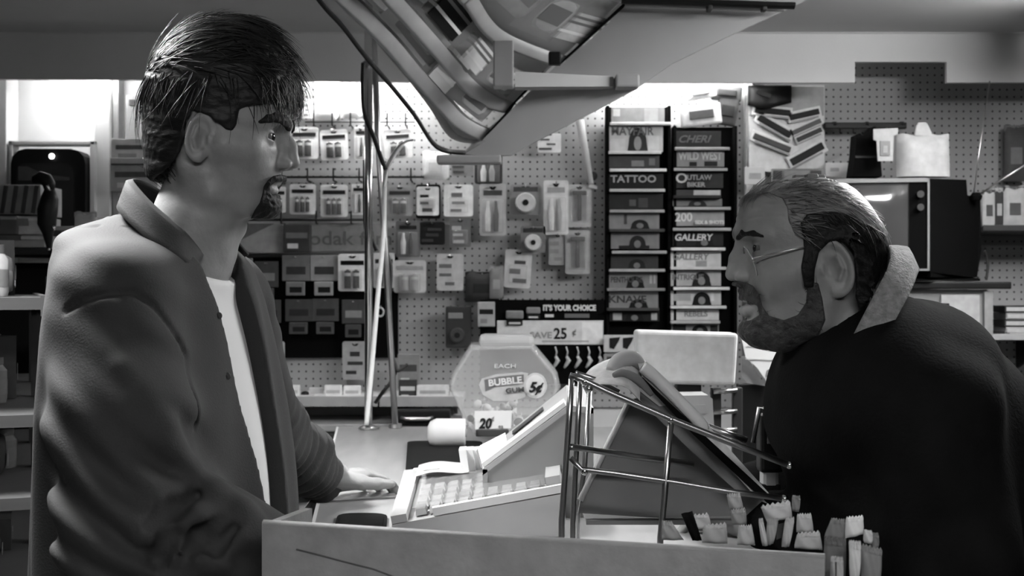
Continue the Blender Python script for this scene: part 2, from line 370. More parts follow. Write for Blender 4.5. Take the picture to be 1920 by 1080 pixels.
# ledge along the foot of the pegboard and dark cabinets under it
def ledge(px0, px1, label):
    Y = 4.22; x0, x1 = (px0-960)*Y/F, (px1-960)*Y/F; z = zpx(757, Y)
    t = thing('wall_shelf', label, 'shelf', ((x0+x1)/2, 4.36, z-.012))
    MB().box(((x0+x1)/2, 4.36, z+.01), (x1-x0, .28, .022), bev=.004).build('board', 'trim', t)
    MB().box(((x0+x1)/2, Y-.004, z+.008), (x1-x0, .008, .034), bev=.002).build('front_edge', 'lip', t)
    for k in (.15, .85): MB().prism([(x0+(x1-x0)*k, WY, z), (x0+(x1-x0)*k, WY, z-.06), (x0+(x1-x0)*k, 4.28, z)], (.012, 0, 0)).build('bracket', 'darkgrey', t)
    return t
ledge(470, 708, 'pale wall shelf under the battery packs holding small white boxes')
ledge(712, 868, 'pale wall shelf between the chrome poles and the plastic jar')
t = thing('base_cabinet', 'dark low cabinet under the wall shelf behind the chrome poles', 'cabinet', (-.35, 4.3, 0))
x0, x1 = -.86, .05; zt = ZC-.47
MB().box(((x0+x1)/2, 4.34, zt/2), (x1-x0, .3, zt), bev=.006).build('body', 'darkgrey', t)
MB().box(((x0+x1)/2, 4.34, zt+.012), (x1-x0+.03, .32, .024), bev=.005).build('top', 'carton', t)
for k in range(3):
    cx = x0+(k+.5)*(x1-x0)/3
    d = MB().box((cx, 4.182, zt/2), ((x1-x0)/3-.02, .016, zt-.06), bev=.004).build('door', 'black', t)
    MB().box((cx+.1, 4.168, zt-.12), (.012, .014, .1), bev=.004).build('handle', 'steel', d)
t = thing('drawer_tray', 'dark tray with a pale handle under the shelf right of the poles', 'tray', P(790, 785, 4.18))
MB().box(P(790, 782, 4.18), (.19, .06, .05), bev=.005).build('body', 'black', t)
MB().tube([P(752, 783, 4.14), P(760, 786, 4.13), (P(800, 786, 4.13)), P(812, 783, 4.14)], .006).build('handle', 'steel', t, True)

# ------------------------------------------------------------------ sales counter, running away from the camera
ZT = ZC-0.38                    # counter top height
def on_top(px, py):             # point of the counter top seen at a pixel
    Y = 0.38*F/(py-540); return Vector(((px-960)*Y/F, Y, ZT))
cA, cB = on_top(635, 800), on_top(592, 975)
dirv = (cB-cA)/(cB.y-cA.y)
def ctop(y): return cA+dirv*(y-cA.y)
y0, y1 = 1.02, cA.y
t = thing('sales_counter', 'pale laminate sales counter between the clerk and the customer', 'counter', (0.1, 2.2, 0))
a, b = ctop(y1), ctop(y0)
poly = [(a.x, y1), (b.x+.0, y0), (.45, y0), (.45, y1)]
MB().prism([(x, y, ZT-.035) for x, y in poly], (0, 0, .035)).build('counter_top', 'counter', t)
MB().prism([(x+(.03 if x < .3 else -.03), y+(.03 if y < 2 else -.03), 0) for x, y in poly], (0, 0, ZT-.036)).build('base', 'regdark', t)
MB().prism([(a.x-.006, y1, ZT-.036), (b.x-.006, y0, ZT-.036), (b.x, y0, ZT-.036), (a.x, y1, ZT-.036)], (0, 0, .036)).build('edge_trim', 'trim', t)
def mat_pad(px, label):
    q = [on_top(*p) for p in px]; n = len(q); c = sum(q, Vector())/n; t = thing('counter_mat', label, 'mat', (c.x, c.y, ZT))
    # rounded corners
    pts = []
    for i in range(n):
        A, B_, C_ = q[i-1], q[i], q[(i+1) % n]; r = .035
        for k in range(5):
            s_ = k/4; p = B_+(A-B_).normalized()*r*(1-s_)**2+(C_-B_).normalized()*r*s_**2; pts.append(p)
    MB().prism(pts, (0, 0, .005)).build('pad', 'rubber', t)
    MB().prism([c+(p-c)*.86+Vector((0, 0, .0051)) for p in pts], (0, 0, .0012)).build('inset', 'rubber', t)
mat_pad([(764, 830), (905, 830), (900, 886), (760, 890)], 'black rounded counter mat beside the register, farther back')
mat_pad([(634, 967), (727, 967), (722, 1010), (622, 1010)], 'black rounded counter mat at the near left corner of the counter')
# paper slips left under the clerk's wrist
t = thing('ledger', 'dark folder with pale page edges lying at the clerk side of the counter', 'folder', (-.40, 2.16, 0)); lx = -.408
MB().box((lx, 2.16, P(575, 962, 2.16).z), (.118, .19, .012), rot=(0, 0, .03), bev=.003).build('cover', 'black', t)
MB().box((lx, 2.16, P(575, 957, 2.16).z), (.112, .185, .006), rot=(0, 0, .03)).build('pages', 'carton', t)
MB().box((lx-.005, 2.16, P(575, 975, 2.16).z), (.12, .20, .014), bev=.004).build('tray', 'darkgrey', t)
# post that carries the folder tray
MB().box((lx-.01, 2.16, (P(575, 975, 2.16).z)/2), (.1, .12, P(575, 975, 2.16).z-.012)).build('stand', 'black', t)

# ------------------------------------------------------------------ poles and cords on the far end of the counter
Yp = 3.44
t = pole0 = thing('support_pole', 'upright chrome pole standing on the far end of the counter', 'pole', (P(691, 800, Yp).x, Yp, ZT))
x = P(691, 800, Yp).x
MB().lathe([(.011, ZT+.006), (.011, CEIL-.004)], (x, Yp, 0), 16).build('tube', 'chrome', t, True)
MB().lathe([(.028, ZT+.001), (.028, ZT+.006), (.014, ZT+.012)], (x, Yp, 0), 18).build('foot', 'steel', t, 'auto')
MB().lathe([(.016, zpx(124, Yp)), (.016, zpx(116, Yp))], (x, Yp, 0), 16).build('collar', 'steel', t, 'auto')
t = thing('slanted_pole', 'leaning thin steel tube beside the upright chrome pole', 'pole', (P(741, 800, Yp).x, Yp+.02, ZT))
MB().tube([P(700, 30, Yp+.03), P(708, 250, Yp+.03), P(723, 470, Yp+.03), P(741, 797, Yp+.03)], .0085, 12).build('tube', 'steel', t, True)
MB().lathe([(.018, ZT+.001), (.018, ZT+.012)], P(741, 800, Yp+.03).to_2d().to_3d(), 14).build('foot', 'steel', t, 'auto')
def cord(name, pts, r, m, label, Y=Yp-.02, cat='cord', par=None):
    q = [P(a, b, Y+(c[0] if c else 0)) for a, b, *c in pts]
    d = []                     # Catmull-Rom
    for i in range(len(q)-1):
        p0, p1, p2, p3 = q[max(i-1, 0)], q[i], q[i+1], q[min(i+2, len(q)-1)]
        for k in range(8):
            u = k/8; d.append(.5*((2*p1)+(p2-p0)*u+(2*p0-5*p1+4*p2-p3)*u*u+(3*p1-p0-3*p2+p3)*u**3))
    d.append(q[-1])
    o = MB().tube(d, r, 8).build('cord', m, par or pole0, True); o['label'] = label; return o
cord('white_cord', [(752, 272), (733, 300), (722, 335), (719, 440), (708, 560), (697, 690), (687, 797)], .0065, 'whitecord', 'thick white cord hanging between the two poles')
cord('white_strand', [(775, 262), (752, 272), (728, 314), (720, 350)], .003, 'whitecord', 'thin white strand branching up right from the white cord', Yp-.03)
cord('black_cord', [(681, 118), (680, 170), (684, 215), (700, 255), (716, 300), (723, 318)], .006, 'cord', 'black cord crossing the poles below the overhead rack', Yp-.035)
cord('black_cord', [(684, 300), (685, 420), (697, 447), (706, 470)], .0055, 'cord', 'black cord behind the upright pole at film sign height', Yp+.05)
cord('black_cord', [(723, 470), (733, 500), (731, 560), (729, 640), (740, 680), (746, 695), (765, 683)], .005, 'cord', 'black cord running down beside the leaning tube', Yp+.05)
cord('black_cord', [(703, 756), (718, 735), (733, 716), (745, 690)], .005, 'cord', 'short black cord climbing from the shelf to the leaning tube', Yp+.055)

# ------------------------------------------------------------------ overhead rack hanging from the ceiling
t = rack = thing('overhead_rack', 'overhead rack of tilted clear trays with a grey end panel hanging above the counter', 'rack', P(900, 200, 3.0))
YE = 3.2
zc_ = lambda p: p
panel = [(868, 288), (905, 292), (958, 291), (1010, 262), (1120, 205), (1190, 168), (1262, 118), (1390, 56), (1480, 14), (1560, -24), (1600, -85), (1190, -85), (1172, 4), (1110, 60), (1042, 124), (1000, 165), (965, 200), (935, 225), (900, 252)]
MB().prism([P(x, y, YE) for x, y in panel], (0, .022, 0)).build('end_panel', 'panel', t)
ext = []
def lipcurve(pts):              # image points of a lip, far end last; the lip climbs towards the ceiling as it comes nearer
    out = []; n = len(pts)
    for i, (x, y) in enumerate(pts):
        Y = YE-0.002-0.55*(1-max(0, y+85)/ (max(p[1] for p in pts)+85)); out.append(P(x, y, Y))
    return out
LA = [(800, -85), (862, 0), (873, 10), (901, 53), (929, 78), (975, 99), (1025, 117), (1048, 122)]
LB = [(648, -85), (720, 0), (756, 39), (798, 85), (844, 138), (876, 173), (912, 198), (947, 210)]
LC = [(556, -85), (632, 0), (681, 46), (731, 99), (770, 145), (812, 191), (855, 237), (903, 262)]
LD = [(535, -85), (603, 7), (642, 50), (685, 106), (731, 159), (777, 216), (820, 277), (872, 288)]
def dense(q, n=5):
    d = []
    for i in range(len(q)-1):
        p0, p1, p2, p3 = q[max(i-1, 0)], q[i], q[i+1], q[min(i+2, len(q)-1)]
        for k in range(n):
            u = k/n; d.append(.5*((2*p1)+(p2-p0)*u+(2*p0-5*p1+4*p2-p3)*u*u+(3*p1-p0-3*p2+p3)*u**3))
    return d+[q[-1]]
curves = [dense(lipcurve(L)) for L in (LA, LB, LC, LD)]
outv = Vector((.10, .012, .095))     # tray floor slopes up and to the right
trayv = [Vector((.165, .0, .150)), Vector((.085, .0, .085)), Vector((.075, .0, .078)), Vector((.05, 0, .03))]
upv = Vector((-.022, -.006, .026))
for i, (c, tv) in enumerate(zip(curves, trayv)):
    n = len(c)-1
    tr = MB().grid(lambda u, v: c[int(round(u*n))]+tv*v, n, 3, (0, -.001, .003)).build('tray', 'smoke', t, True)
    if i < 3:
        tl = tv.normalized()*.036
        MB().grid(lambda u, v: c[int(round(u*n))]+tl*v+Vector((-.004, -.008, -.004-.006*math.sin(PI*v))), n, 3, (.0015, .002, .0015)).build('tray_lip', 'lip', tr, True)
        MB().prism([c[-1]+Vector((0, -.004, -.004)), c[-1]+tv*.98+Vector((0, -.004, -.004)), c[-1]+tv*.98+Vector((.012, -.004, .016)), c[-1]+Vector((.014, -.004, .014))], (0, -.02, 0)).build('shaded_tray_end', 'matte', tr)  # tray end blackened to stand in for the shadow line at the panel
    else:
        MB().grid(lambda u, v: c[int(round(u*n))]+Vector((-.003, 0, .012*v-.004)), n, 1, (.004, 0, 0)).build('edge_strip', 'black', tr, True)
# backing sheet well behind the trays, bracket arm, frame rail
nD = len(curves[3])-1
MB().grid(lambda u, v: curves[3][int(round(u*nD))]*(1-v)+curves[2][int(round(u*nD))]*v+Vector((.03, .05, .03)), nD, 2, (0, .004, 0)).build('front_sheet', 'lip', t, True)
MB().grid(lambda u, v: curves[2][int(round(u*nD))]*(1-v)+(curves[0][int(round(u*nD))]+Vector((.16, 0, .14)))*v+Vector((.06, .09, .09)), nD, 3, (0, .004, 0)).build('back_sheet', 'regdark', t, True)
MB().box(P(944, 122, 3.02), (.048, .05, .108), bev=.004).build('bracket_post', 'panel', t)
MB().prism([P(966, 134, 3.06), P(966, 163, 3.06), P(1150, 162, 3.16), P(1150, 143, 3.16)], (0, .05, 0)).build('bracket_arm', 'regdark', t)
MB().box(P(1175, 154, 3.17), (.058, .06, .032), bev=.005).build('arm_end', 'panel', t)
MB().box(P(1040, 110, 3.1), (.03, .03, .03), bev=.004).build('clip', 'black', t)
MB().tube([P(1165, 1, 3.14), P(1490, 11, 3.14)], .012, 8, flat=.6).build('frame_rail', 'black', t)
MB().tube([P(1172, 10, 3.17), P(1470, 19, 3.17)], .005, 8).build('frame_rod', 'lip', t)
for px in (1330, 1432): MB().box(P(px, 14, 3.15), (.012, .03, .02), bev=.003).build('rail_clip', 'darkgrey', t)
MB().box(P(880, 300, 3.19), (.16, .06, .02), bev=.005).build('bottom_bar', 'panel', t)
MB().box(P(1180, -70, 3.1), (.7, .25, .04), bev=.004).build('ceiling_mount', 'panel', t)
# things lying in the trays, seen through the clear plastic
def tray_item(i, u, v, size, kind, m, label, rot=0.7, lift=.03):
    c = curves[i]; n = len(c)-1; k = int(u*n); p = c[k]+trayv[i]*v+Vector((.004, .0, lift))
    d = (c[min(k+1, n)]-c[max(k-1, 0)]).normalized()
    t = thing('tray_packet', label, 'packet', p, 'goods in the overhead trays')
    z = trayv[i].normalized(); nn = d.cross(z).normalized()
    def tr(a, b, e): return p+d*a+z*b+nn*e
    sx, sy, sz = size[0]*1.35, size[1]*1.5, size[2]
    if kind == 'pouch':
        fn = lambda a, b: tr((a-.5)*sx, (b-.5)*sy, 0)
        vs = lambda sgn: (lambda a, b: tr((a-.5)*sx, (b-.5)*sy, sgn*sz*.5*(max(0, 1-(2*a-1)**4)*max(0, 1-(2*b-1)**4))**.5))
        MB().grid(vs(1), 8, 6).grid(vs(-1), 8, 6).build('pouch', m, t, True)
        MB().grid(lambda a, b: tr((a-.5)*sx*.5, (b-.5)*sy*.35, sz*.5), 2, 2, tuple(nn*.001)).build('label', 'inkmid', t)
    else:
        q = []
        for e in (-.5, .5):
            for a, b in ((-.5, -.5), (.5, -.5), (.5, .5), (-.5, .5)): q.append(tr(a*sx, b*sy, e*sz))
        MB().add(q, [(0, 1, 2, 3), (4, 5, 6, 7), (0, 1, 5, 4), (1, 2, 6, 5), (2, 3, 7, 6), (3, 0, 4, 7)]).build('box', m, t)
        for k2 in (-.25, .1, .3):
            q = []
            for e in (-.53, .53):
                for a, b in ((-.51, k2), (.51, k2), (.51, k2+.09), (-.51, k2+.09)): q.append(tr(a*sx, b*sy, e*sz))
            MB().add(q, [(0, 1, 2, 3), (4, 5, 6, 7), (0, 1, 5, 4), (1, 2, 6, 5), (2, 3, 7, 6), (3, 0, 4, 7)]).build('print_band', 'inkmid' if k2 > 0 else 'inklight', t)
TI = [(0, .30, .55, (.13, .07, .04), 'pouch', 'bag', 'grey glossy pouch in the top tray of the overhead rack, at the frame top'),
      (0, .52, .5, (.10, .08, .03), 'pouch', 'bag', 'crumpled grey pouch in the middle of the top overhead tray'),
      (0, .72, .45, (.10, .10, .03), 'pouch', 'carton', 'grey packet with a pale edge in the top overhead tray above the bracket'),
      (0, .90, .4, (.07, .06, .03), 'box', 'bag', 'small grey box at the panel end of the top overhead tray'),
      (1, .25, .5, (.10, .05, .04), 'pouch', 'carton', 'grey pouch at the upper left of the middle overhead tray'),
      (1, .45, .6, (.085, .06, .04), 'box', 'black', 'black box in the middle overhead tray beside the bracket post'),
      (1, .63, .45, (.06, .045, .03), 'box', 'white', 'pale striped box in the middle overhead tray just below the black one'),
      (1, .84, .45, (.09, .05, .03), 'pouch', 'bag', 'dull pouch at the lower end of the middle overhead tray'),
      (2, .30, .5, (.055, .045, .04), 'pouch', 'paper', 'small shiny rounded pouch high in the lowest overhead tray'),
      (2, .52, .6, (.12, .05, .03), 'pouch', 'carton', 'long grey pouch half way down the lowest overhead tray'),
      (2, .70, .5, (.055, .06, .04), 'box', 'white', 'white striped box in the lowest overhead tray'),
      (2, .88, .5, (.10, .045, .03), 'pouch', 'bag', 'grey pouch at the bottom end of the lowest overhead tray')]
for a in TI: tray_item(*a)

# ------------------------------------------------------------------ goods hanging on the pegboard
def rect(px0, py0, px1, py1, Y): a, b = P(px0, py0, Y), P(px1, py1, Y); return a.x, b.x, b.z, a.z
def roundrect(x0, x1, z0, z1, Y, r, d):
    pts = []
    for cx, cz, a0 in ((x1-r, z1-r, 0), (x0+r, z1-r, 90), (x0+r, z0+r, 180), (x1-r, z0+r, 270)):
        for k in range(4): a = math.radians(a0+30*k); pts.append((cx+r*math.cos(a), Y, cz+r*math.sin(a)))
    return MB().prism(pts, (0, d, 0))
PK = 'packs hanging on the pegboard'
def pack(r, kind, label, tone=78, ink=4, cat='pack', Y=4.44, group=PK, tilt=0.0, name='blister_pack'):
    x0, x1, z0, z1 = rect(*r, Y); w_, h_ = x1-x0, z1-z0; cx = (x0+x1)/2
    t = thing(name, label, cat, (cx, Y, z0), group)
    g_ = grey(tone); dk = grey(ink); T = .0014
    rnd = random.Random(int(r[0]*7+r[1]))
    if kind in ('batt', 'batt3', 'film', 'tube', 'razor', 'lamp', 'plain', 'card'):
        c = roundrect(x0, x1, z0, z1, Y, min(w_, h_)*.09, T).build('card', g_, t)
        MB().prism([(cx-w_*.14, Y-.0008, z1-h_*.06), (cx+w_*.14, Y-.0008, z1-h_*.06), (cx+w_*.06, Y-.0008, z1-h_*.12), (cx-w_*.06, Y-.0008, z1-h_*.12)], (0, .0006, 0)).build('hang_slot', 'ink', c)
        MB().tube([(cx, WY, z1-h_*.07), (cx, Y-.03, z1-h_*.07), (cx, Y-.036, z1-h_*.03)], .0016, 6).build('hook', 'steel', t)
    if kind in ('batt', 'batt3', 'film'):
        n = 3 if kind == 'batt3' else 2
        bx0, bx1, bz0, bz1 = x0+w_*.2, x1-w_*.2, z0+h_*.06, z0+h_*.58
        MB().box((cx, Y-.002, z1-h_*.24), (w_*.82, .001, h_*.12)).build('print_band', dk, t)
        bw = (bx1-bx0)/n
        for k in range(n):
            bx = bx0+bw*(k+.5)
            b = MB().lathe([(bw*.40, bz0+.002), (bw*.40, bz1-.004), (bw*.18, bz1-.003), (bw*.18, bz1)], (bx, Y-bw*.45, 0), 12).build('film_roll' if kind == 'film' else 'battery', grey(ink), t, 'auto')
            MB().lathe([(bw*.41, bz0+(bz1-bz0)*.66), (bw*.41, bz0+(bz1-bz0)*.82)], (bx, Y-bw*.45, 0), 12).build('band', grey(45), b, 'auto')
        MB().box((cx, Y-bw*.48, (bz0+bz1)/2), (w_*.68, bw*.98, (bz1-bz0)*1.06), bev=.006).build('blister', 'blister', t, True)
    elif kind == 'tube':
        for k, f in enumerate((.32, .62)):
            MB().lathe([(w_*.09, z0+h_*.08), (w_*.11, z0+h_*.4), (w_*.06, z0+h_*.55), (w_*.05, z0+h_*.66)], (x0+w_*f, Y-w_*.12, 0), 10).build('stick', grey(ink if k else 62), t, 'auto')
        MB().box((cx, Y-w_*.12, z0+h_*.37), (w_*.8, w_*.26, h_*.64), bev=.006).build('blister', 'blister', t, True)
        MB().box((cx, Y-.0012, z0+h_*.82), (w_*.7, .001, h_*.1)).build('print_band', dk, t)
    elif kind == 'razor':
        MB().box((cx, Y-.008, z0+h_*.5), (w_*.16, .014, h_*.7), bev=.004).build('handle', dk, t)
        MB().box((cx, Y-.01, z0+h_*.8), (w_*.6, .016, h_*.1), bev=.004).build('head', dk, t)
        MB().box((cx, Y-.01, z0+h_*.5), (w_*.74, .02, h_*.8), bev=.006).build('blister', 'blister', t, True)
    elif kind == 'lamp':
        MB().lathe([(w_*.30, -.03), (w_*.34, -.01), (w_*.30, 0)], (cx, Y, z0+h_*.38), 16, 'Y').build('disc', grey(55), t, 'auto')
        MB().lathe([(w_*.1, -.034), (w_*.1, -.02)], (cx, Y, z0+h_*.38), 12, 'Y').build('hub', 'ink', t, 'auto')
        MB().box((cx, Y-.0012, z0+h_*.84), (w_*.8, .001, h_*.16)).build('print_band', dk, t)
    elif kind in ('plain', 'card'):
        bl = MB()
        for k in range(3):
            a = z0+h_*(.12+.24*k); bl.box((x0+w_*(.3+.3*rnd.random()), Y-.001, a+h_*.07), (w_*(.35+.25*rnd.random()), .001, h_*(.08+.06*rnd.random())))
        bl.build('print_block', dk, t)
        if kind == 'plain': MB().box((cx, Y-.008, z0+h_*.36), (w_*.72, .016, h_*.5), bev=.006).build('blister', 'blister', t, True)
    elif kind == 'pocket':        # card above, boxed film pocket below
        zb = z0+h_*.36
        MB().box((cx, Y, (zb+z1)/2), (w_, .004, z1-zb), bev=.0018).build('card', g_, t)
        MB().box((cx, Y-.0026, zb+(z1-zb)*.4), (w_*.7, .001, (z1-zb)*.3)).build('print_block', dk, t)
        MB().box((cx, Y-.01, z0+h_*.17), (w_*.66, .026, h_*.34), bev=.003).build('box', g_, t)
        MB().box((cx+w_*.03, Y-.0236, z0+h_*.14), (w_*.44, .001, h_*.14)).build('label', 'ink', t)
        MB().tube([(cx, WY, z1-h_*.05), (cx, Y-.03, z1-h_*.05)], .0016, 6).build('hook', 'steel', t)
    elif kind == 'bag':
        def side(sg): return lambda u, v: (x0+w_*u, Y+sg*.5*min(w_, h_)*.32*(max(0, 1-(2*u-1)**4)*max(0, 1-(2*v-1)**4))**.5, z0+h_*v+.004*math.sin(9*u)*v)
        MB().grid(side(1), 8, 8).grid(side(-1), 8, 8).build('pouch', g_, t, True)
        MB().box((cx, Y-.002, z1-h_*.06), (w_*1.0, .003, h_*.12)).build('header', dk if tone < 60 else g_, t)
        yb = Y-.5*min(w_, h_)*.32
        MB().grid(lambda u, v: (cx+w_*.5*(u-.5), yb-.001, z0+h_*(.3+.3*v)), 2, 2, (0, .001, 0)).build('label', dk, t)
        MB().tube([(cx, WY, z1-h_*.05), (cx, Y-.02, z1-h_*.05)], .0016, 6).build('hook', 'steel', t)
    elif kind == 'box':
        MB().box((cx, Y, (z0+z1)/2), (w_, max(.02, w_*.4), h_), bev=.002).build('carton', g_, t)
        yf = Y-max(.02, w_*.4)/2-.0006
        MB().box((cx, yf, z0+h_*.6), (w_*.8, .001, h_*.2)).build('print_band', dk, t)
        MB().box((cx-w_*.15, yf, z0+h_*.22), (w_*.4, .001, h_*.18)).build('print_block', grey(60 if tone < 40 else 25), t)
    if tilt:
        t.rotation_euler = (0, tilt, 0)
    return t
def rail(px0, px1, py, r, label, Y=4.43, hooks=6):
    t = thing('peg_rail', label, 'rail', P((px0+px1)/2, py, Y))
    MB().tube([P(px0, py, Y), P(px1, py, Y)], r, 8).build('bar', 'black', t, True)
    for k in range(hooks):
        q = P(px0+(px1-px0)*(k+.5)/hooks, py, Y); MB().tube([(q.x, WY, q.z-.012), (q.x, Y-.012, q.z-.012), (q.x, Y-.012, q.z+.03)], .003, 6).build('prong', 'black', t)
rail(572, 778, 229, .0022, 'thin wire rail along the top row of battery packs')
rail(505, 795, 332, .004, 'black rail carrying the second row of battery packs')
rail(430, 692, 412, .005, 'black rail just above the pale film sign', hooks=4)
# top: white bags and cards in the tube light
pack((590, 153, 636, 226), 'bag', 'white pouch hanging at the very top, left of its white twin', 88, 70, name='pouch')
pack((638, 158, 680, 222), 'bag', 'white pouch hanging at the very top, touching the chrome pole', 88, 70, name='pouch')
pack((566, 186, 587, 222), 'plain', 'small white card beside the clerk forelock', 80, 20)
# first battery row
pack((544, 238, 597, 298), 'batt', 'white battery pack at the clerk nose, leftmost of the top battery row', 84, 3)
pack((602, 243, 654, 300), 'batt', 'white battery pack with a black header, second of the top battery row', 84, 2, tilt=-.05)
pack((664, 238, 687, 298), 'tube', 'narrow pack with a black stick, half hidden behind the chrome pole top row', 60, 2)
pack((722, 243, 774, 297), 'batt', 'white battery pack right of the chrome poles in the top row', 84, 5, tilt=-.06)
# second battery row
pack((507, 350, 536, 399), 'batt', 'white battery pack right at the clerk goatee', 84, 3)
pack((543, 345, 592, 402), 'batt3', 'white battery pack with three cells, second of the lower battery row', 86, 3)
pack((601, 346, 652, 407), 'batt3', 'white battery pack with three cells, third of the lower battery row', 84, 4)
pack((659, 345, 684, 403), 'tube', 'narrow white pack left against the upright pole, lower battery row', 80, 3)
pack((726, 348, 773, 405), 'batt', 'grey battery pack between the poles and the white packs, lower row', 34, 8)
pack((781, 350, 823, 404), 'plain', 'bright white pack on black backing right of the grey battery pack', 88, 3)
pack((832, 346, 887, 406), 'plain', 'white irregular pack at the right end of the lower battery row', 84, 14)
pack((780, 346, 826, 410), 'card', 'black backing card behind the bright white pack', 2, 1, Y=4.465)
# film signs
def sign(r, Y, m, label, name='sign', cat='sign', d=.006, group=None):
    x0, x1, z0, z1 = rect(*r, Y); t = thing(name, label, cat, ((x0+x1)/2, Y, z0), group)
    MB().box(((x0+x1)/2, Y+d/2, (z0+z1)/2), (x1-x0, d, z1-z0), bev=.0015).build('board', m, t); return t, x0, x1, z0, z1
t, x0, x1, z0, z1 = sign((440, 418, 531, 474), 4.44, grey(34), 'pale grey sign with a darker diagonal wedge, left of the film sign')
MB().prism([(x0+.002, 4.4385, z1-.002), (x1-.03, 4.4385, z1-.002), (x0+.002, 4.4385, z0+.035)], (0, .001, 0)).build('dark_wedge', grey(13), t)
t, x0, x1, z0, z1 = sign((540, 418, 720, 471), 4.455, grey(24), 'pale grey film sign with dark rounded lettering behind the poles')
text('Kodak film', .068, (P(551, 0, 4.455).x, 4.4538, P(0, 459, 4.455).z), 'inkmid', t, sx=1.16, bold=.0006)
pack((533, 421, 583, 473), 'box', 'dark box hung in front of the film sign', 7, 14, Y=4.435, name='film_box')
# black display panel with film packs
xa, xb, za, zb = rect(448, 476, 746, 671, 4.47)
t = thing('display_panel', 'black display panel full of film packs under the film sign', 'panel', ((xa+xb)/2, 4.47, za))
MB().box(((xa+xb)/2, 4.48, (za+zb)/2), (xb-xa, .012, zb-za), bev=.002).build('board', 'matte', t)
MB().box(((xa+xb)/2, 4.472, zb-.006), (xb-xa, .012, .012), bev=.002).build('top_edge', 'darkgrey', t)
for q in ((P(447, 600, 4.47), P(447, 676, 4.47)),): MB().tube(q, .004).build('side_wire', 'black', t)
fp = 'film packs on the black panel'
fl = [((446, 484, 474, 545), 30, 'pale'), ((477, 490, 522, 566), 10, 'dark'), ((529, 478, 581, 554), 17, 'mid grey'), ((582, 478, 634, 554), 30, 'light grey')]
for i, (r, tn, l) in enumerate(fl): pack(r, 'pocket', '%s film pack in the upper row on the black panel, %s from the left' % (l, ('first', 'second', 'third', 'fourth')[i]), tn, 7 if tn > 12 else 22, group=fp, name='film_pack')
fl = [((478, 562, 527, 630), 9, 'dark'), ((535, 561, 586, 626), 9, 'plain dark'), ((586, 560, 635, 626), 11, 'dark grey'), ((641, 562, 685, 632), 10, 'banded dark')]
for i, (r, tn, l) in enumerate(fl): pack(r, 'pocket', '%s film pack in the lower row on the black panel, %s from the left' % (l, ('first', 'second', 'third', 'fourth')[i]), tn, 4 if i != 3 else 24, group=fp, name='film_pack')
pack((634, 476, 687, 546), 'film', 'white pack with two black film rolls at the left of the upright pole', 88, 1, Y=4.42, group=fp, name='film_pack')
pack((700, 474, 740, 540), 'film', 'white and grey pack seen between the chrome poles on the black panel', 62, 2, Y=4.43, group=fp, name='film_pack')
t = thing('ring', 'pale ring hanging between the poles on the black panel', 'ring', P(713, 585, 4.45))
q = P(713, 585, 4.455); MB().tube([(q.x+.012*math.cos(a), q.y, q.z+.015*math.sin(a)) for a in np.linspace(0, 2*PI, 15)], .0035, 6).build('loop', 'paper', t, True)
MB().tube([(q.x, WY-.02, q.z+.022), (q.x, q.y-.01, q.z+.018)], .002, 6).build('hook', 'steel', t)
pack((482, 640, 534, 722), 'plain', 'pale pack hanging below the black panel at the clerk chest', 42, 12)
pack((642, 640, 690, 712), 'card', 'grey pack with a dark slanted stripe below the black panel', 34, 5)
# small white boxes on the ledge
for i, (a, b, c, tn) in enumerate([(505, 525, 724, 60), (529, 562, 722, 66), (580, 606, 727, 48), (609, 641, 722, 72), (645, 676, 723, 76)]):
    pack((a, c, b, 752), 'box', 'small white box on the wall shelf, %s of five from the left' % ('first', 'second', 'third', 'fourth', 'fifth')[i], tn, 45, Y=4.33-.02*(i % 2), group='white boxes on the wall shelf', name='small_box')
pack((523, 738, 548, 753), 'box', 'low white box in front of the first two boxes on the wall shelf', 62, 50, Y=4.26, group='white boxes on the wall shelf', name='small_box')
pack((590, 739, 612, 753), 'box', 'low white box in front of the third box on the wall shelf', 58, 50, Y=4.26, group='white boxes on the wall shelf', name='small_box')
t = thing('bottle_cap', 'dark round bottle cap between the white boxes on the shelf', 'cap', P(572, 740, 4.33))
MB().lathe([(.014, 0), (.016, .012), (.014, .028), (.006, .034)], P(572, 752, 4.33), 14).build('cap', 'black', t, 'auto')
MB().lathe([(.017, -.001), (.017, .004)], P(572, 752, 4.33), 14).build('base_ring', 'darkgrey', t, 'auto')
pack((746, 664, 786, 728), 'box', 'grey carton on the shelf right of the leaning tube', 22, 9, Y=4.36, name='small_box')
pack((748, 712, 782, 752), 'box', 'dark rack of three pale bottles on the right shelf', 6, 50, Y=4.3, name='small_box')
pack((782, 722, 842, 753), 'box', 'flat white box on the shelf left of the plastic jar', 60, 32, Y=4.3, name='small_box')
# packs right of the poles
pack((742, 414, 788, 482), 'tube', 'dark pack with a pale stick right of the poles at sign height', 14, 3)
pack((787, 416, 834, 459), 'card', 'almost black pack below the bright white pack', 2, 7)
pack((843, 410, 883, 463), 'plain', 'grey pack with shiny foot below the end of the battery row', 14, 45)
pack((738, 488, 799, 549), 'batt', 'white pack with a boxed grey inset right of the poles', 58, 32)
pack((819, 476, 869, 545), 'card', 'two tone pack, white above and grey below, on bare pegboard', 50, 15)
pack((792, 284, 842, 338), 'bag', 'bright white bag hanging just below the corner of the overhead rack', 84, 60, name='pouch')
pack((846, 290, 888, 330), 'card', 'dull grey card beside the bright white bag', 24, 10)
pack((890, 288, 942, 345), 'tube', 'striped dark pack below the overhead rack', 7, 30)
pack((899, 344, 949, 442), 'tube', 'tall grey pack with a dark band across, hung on bare pegboard', 46, 10)
pack((957, 346, 1014, 402), 'lamp', 'grey card with a tape roll and a dark round hole', 24, 10)
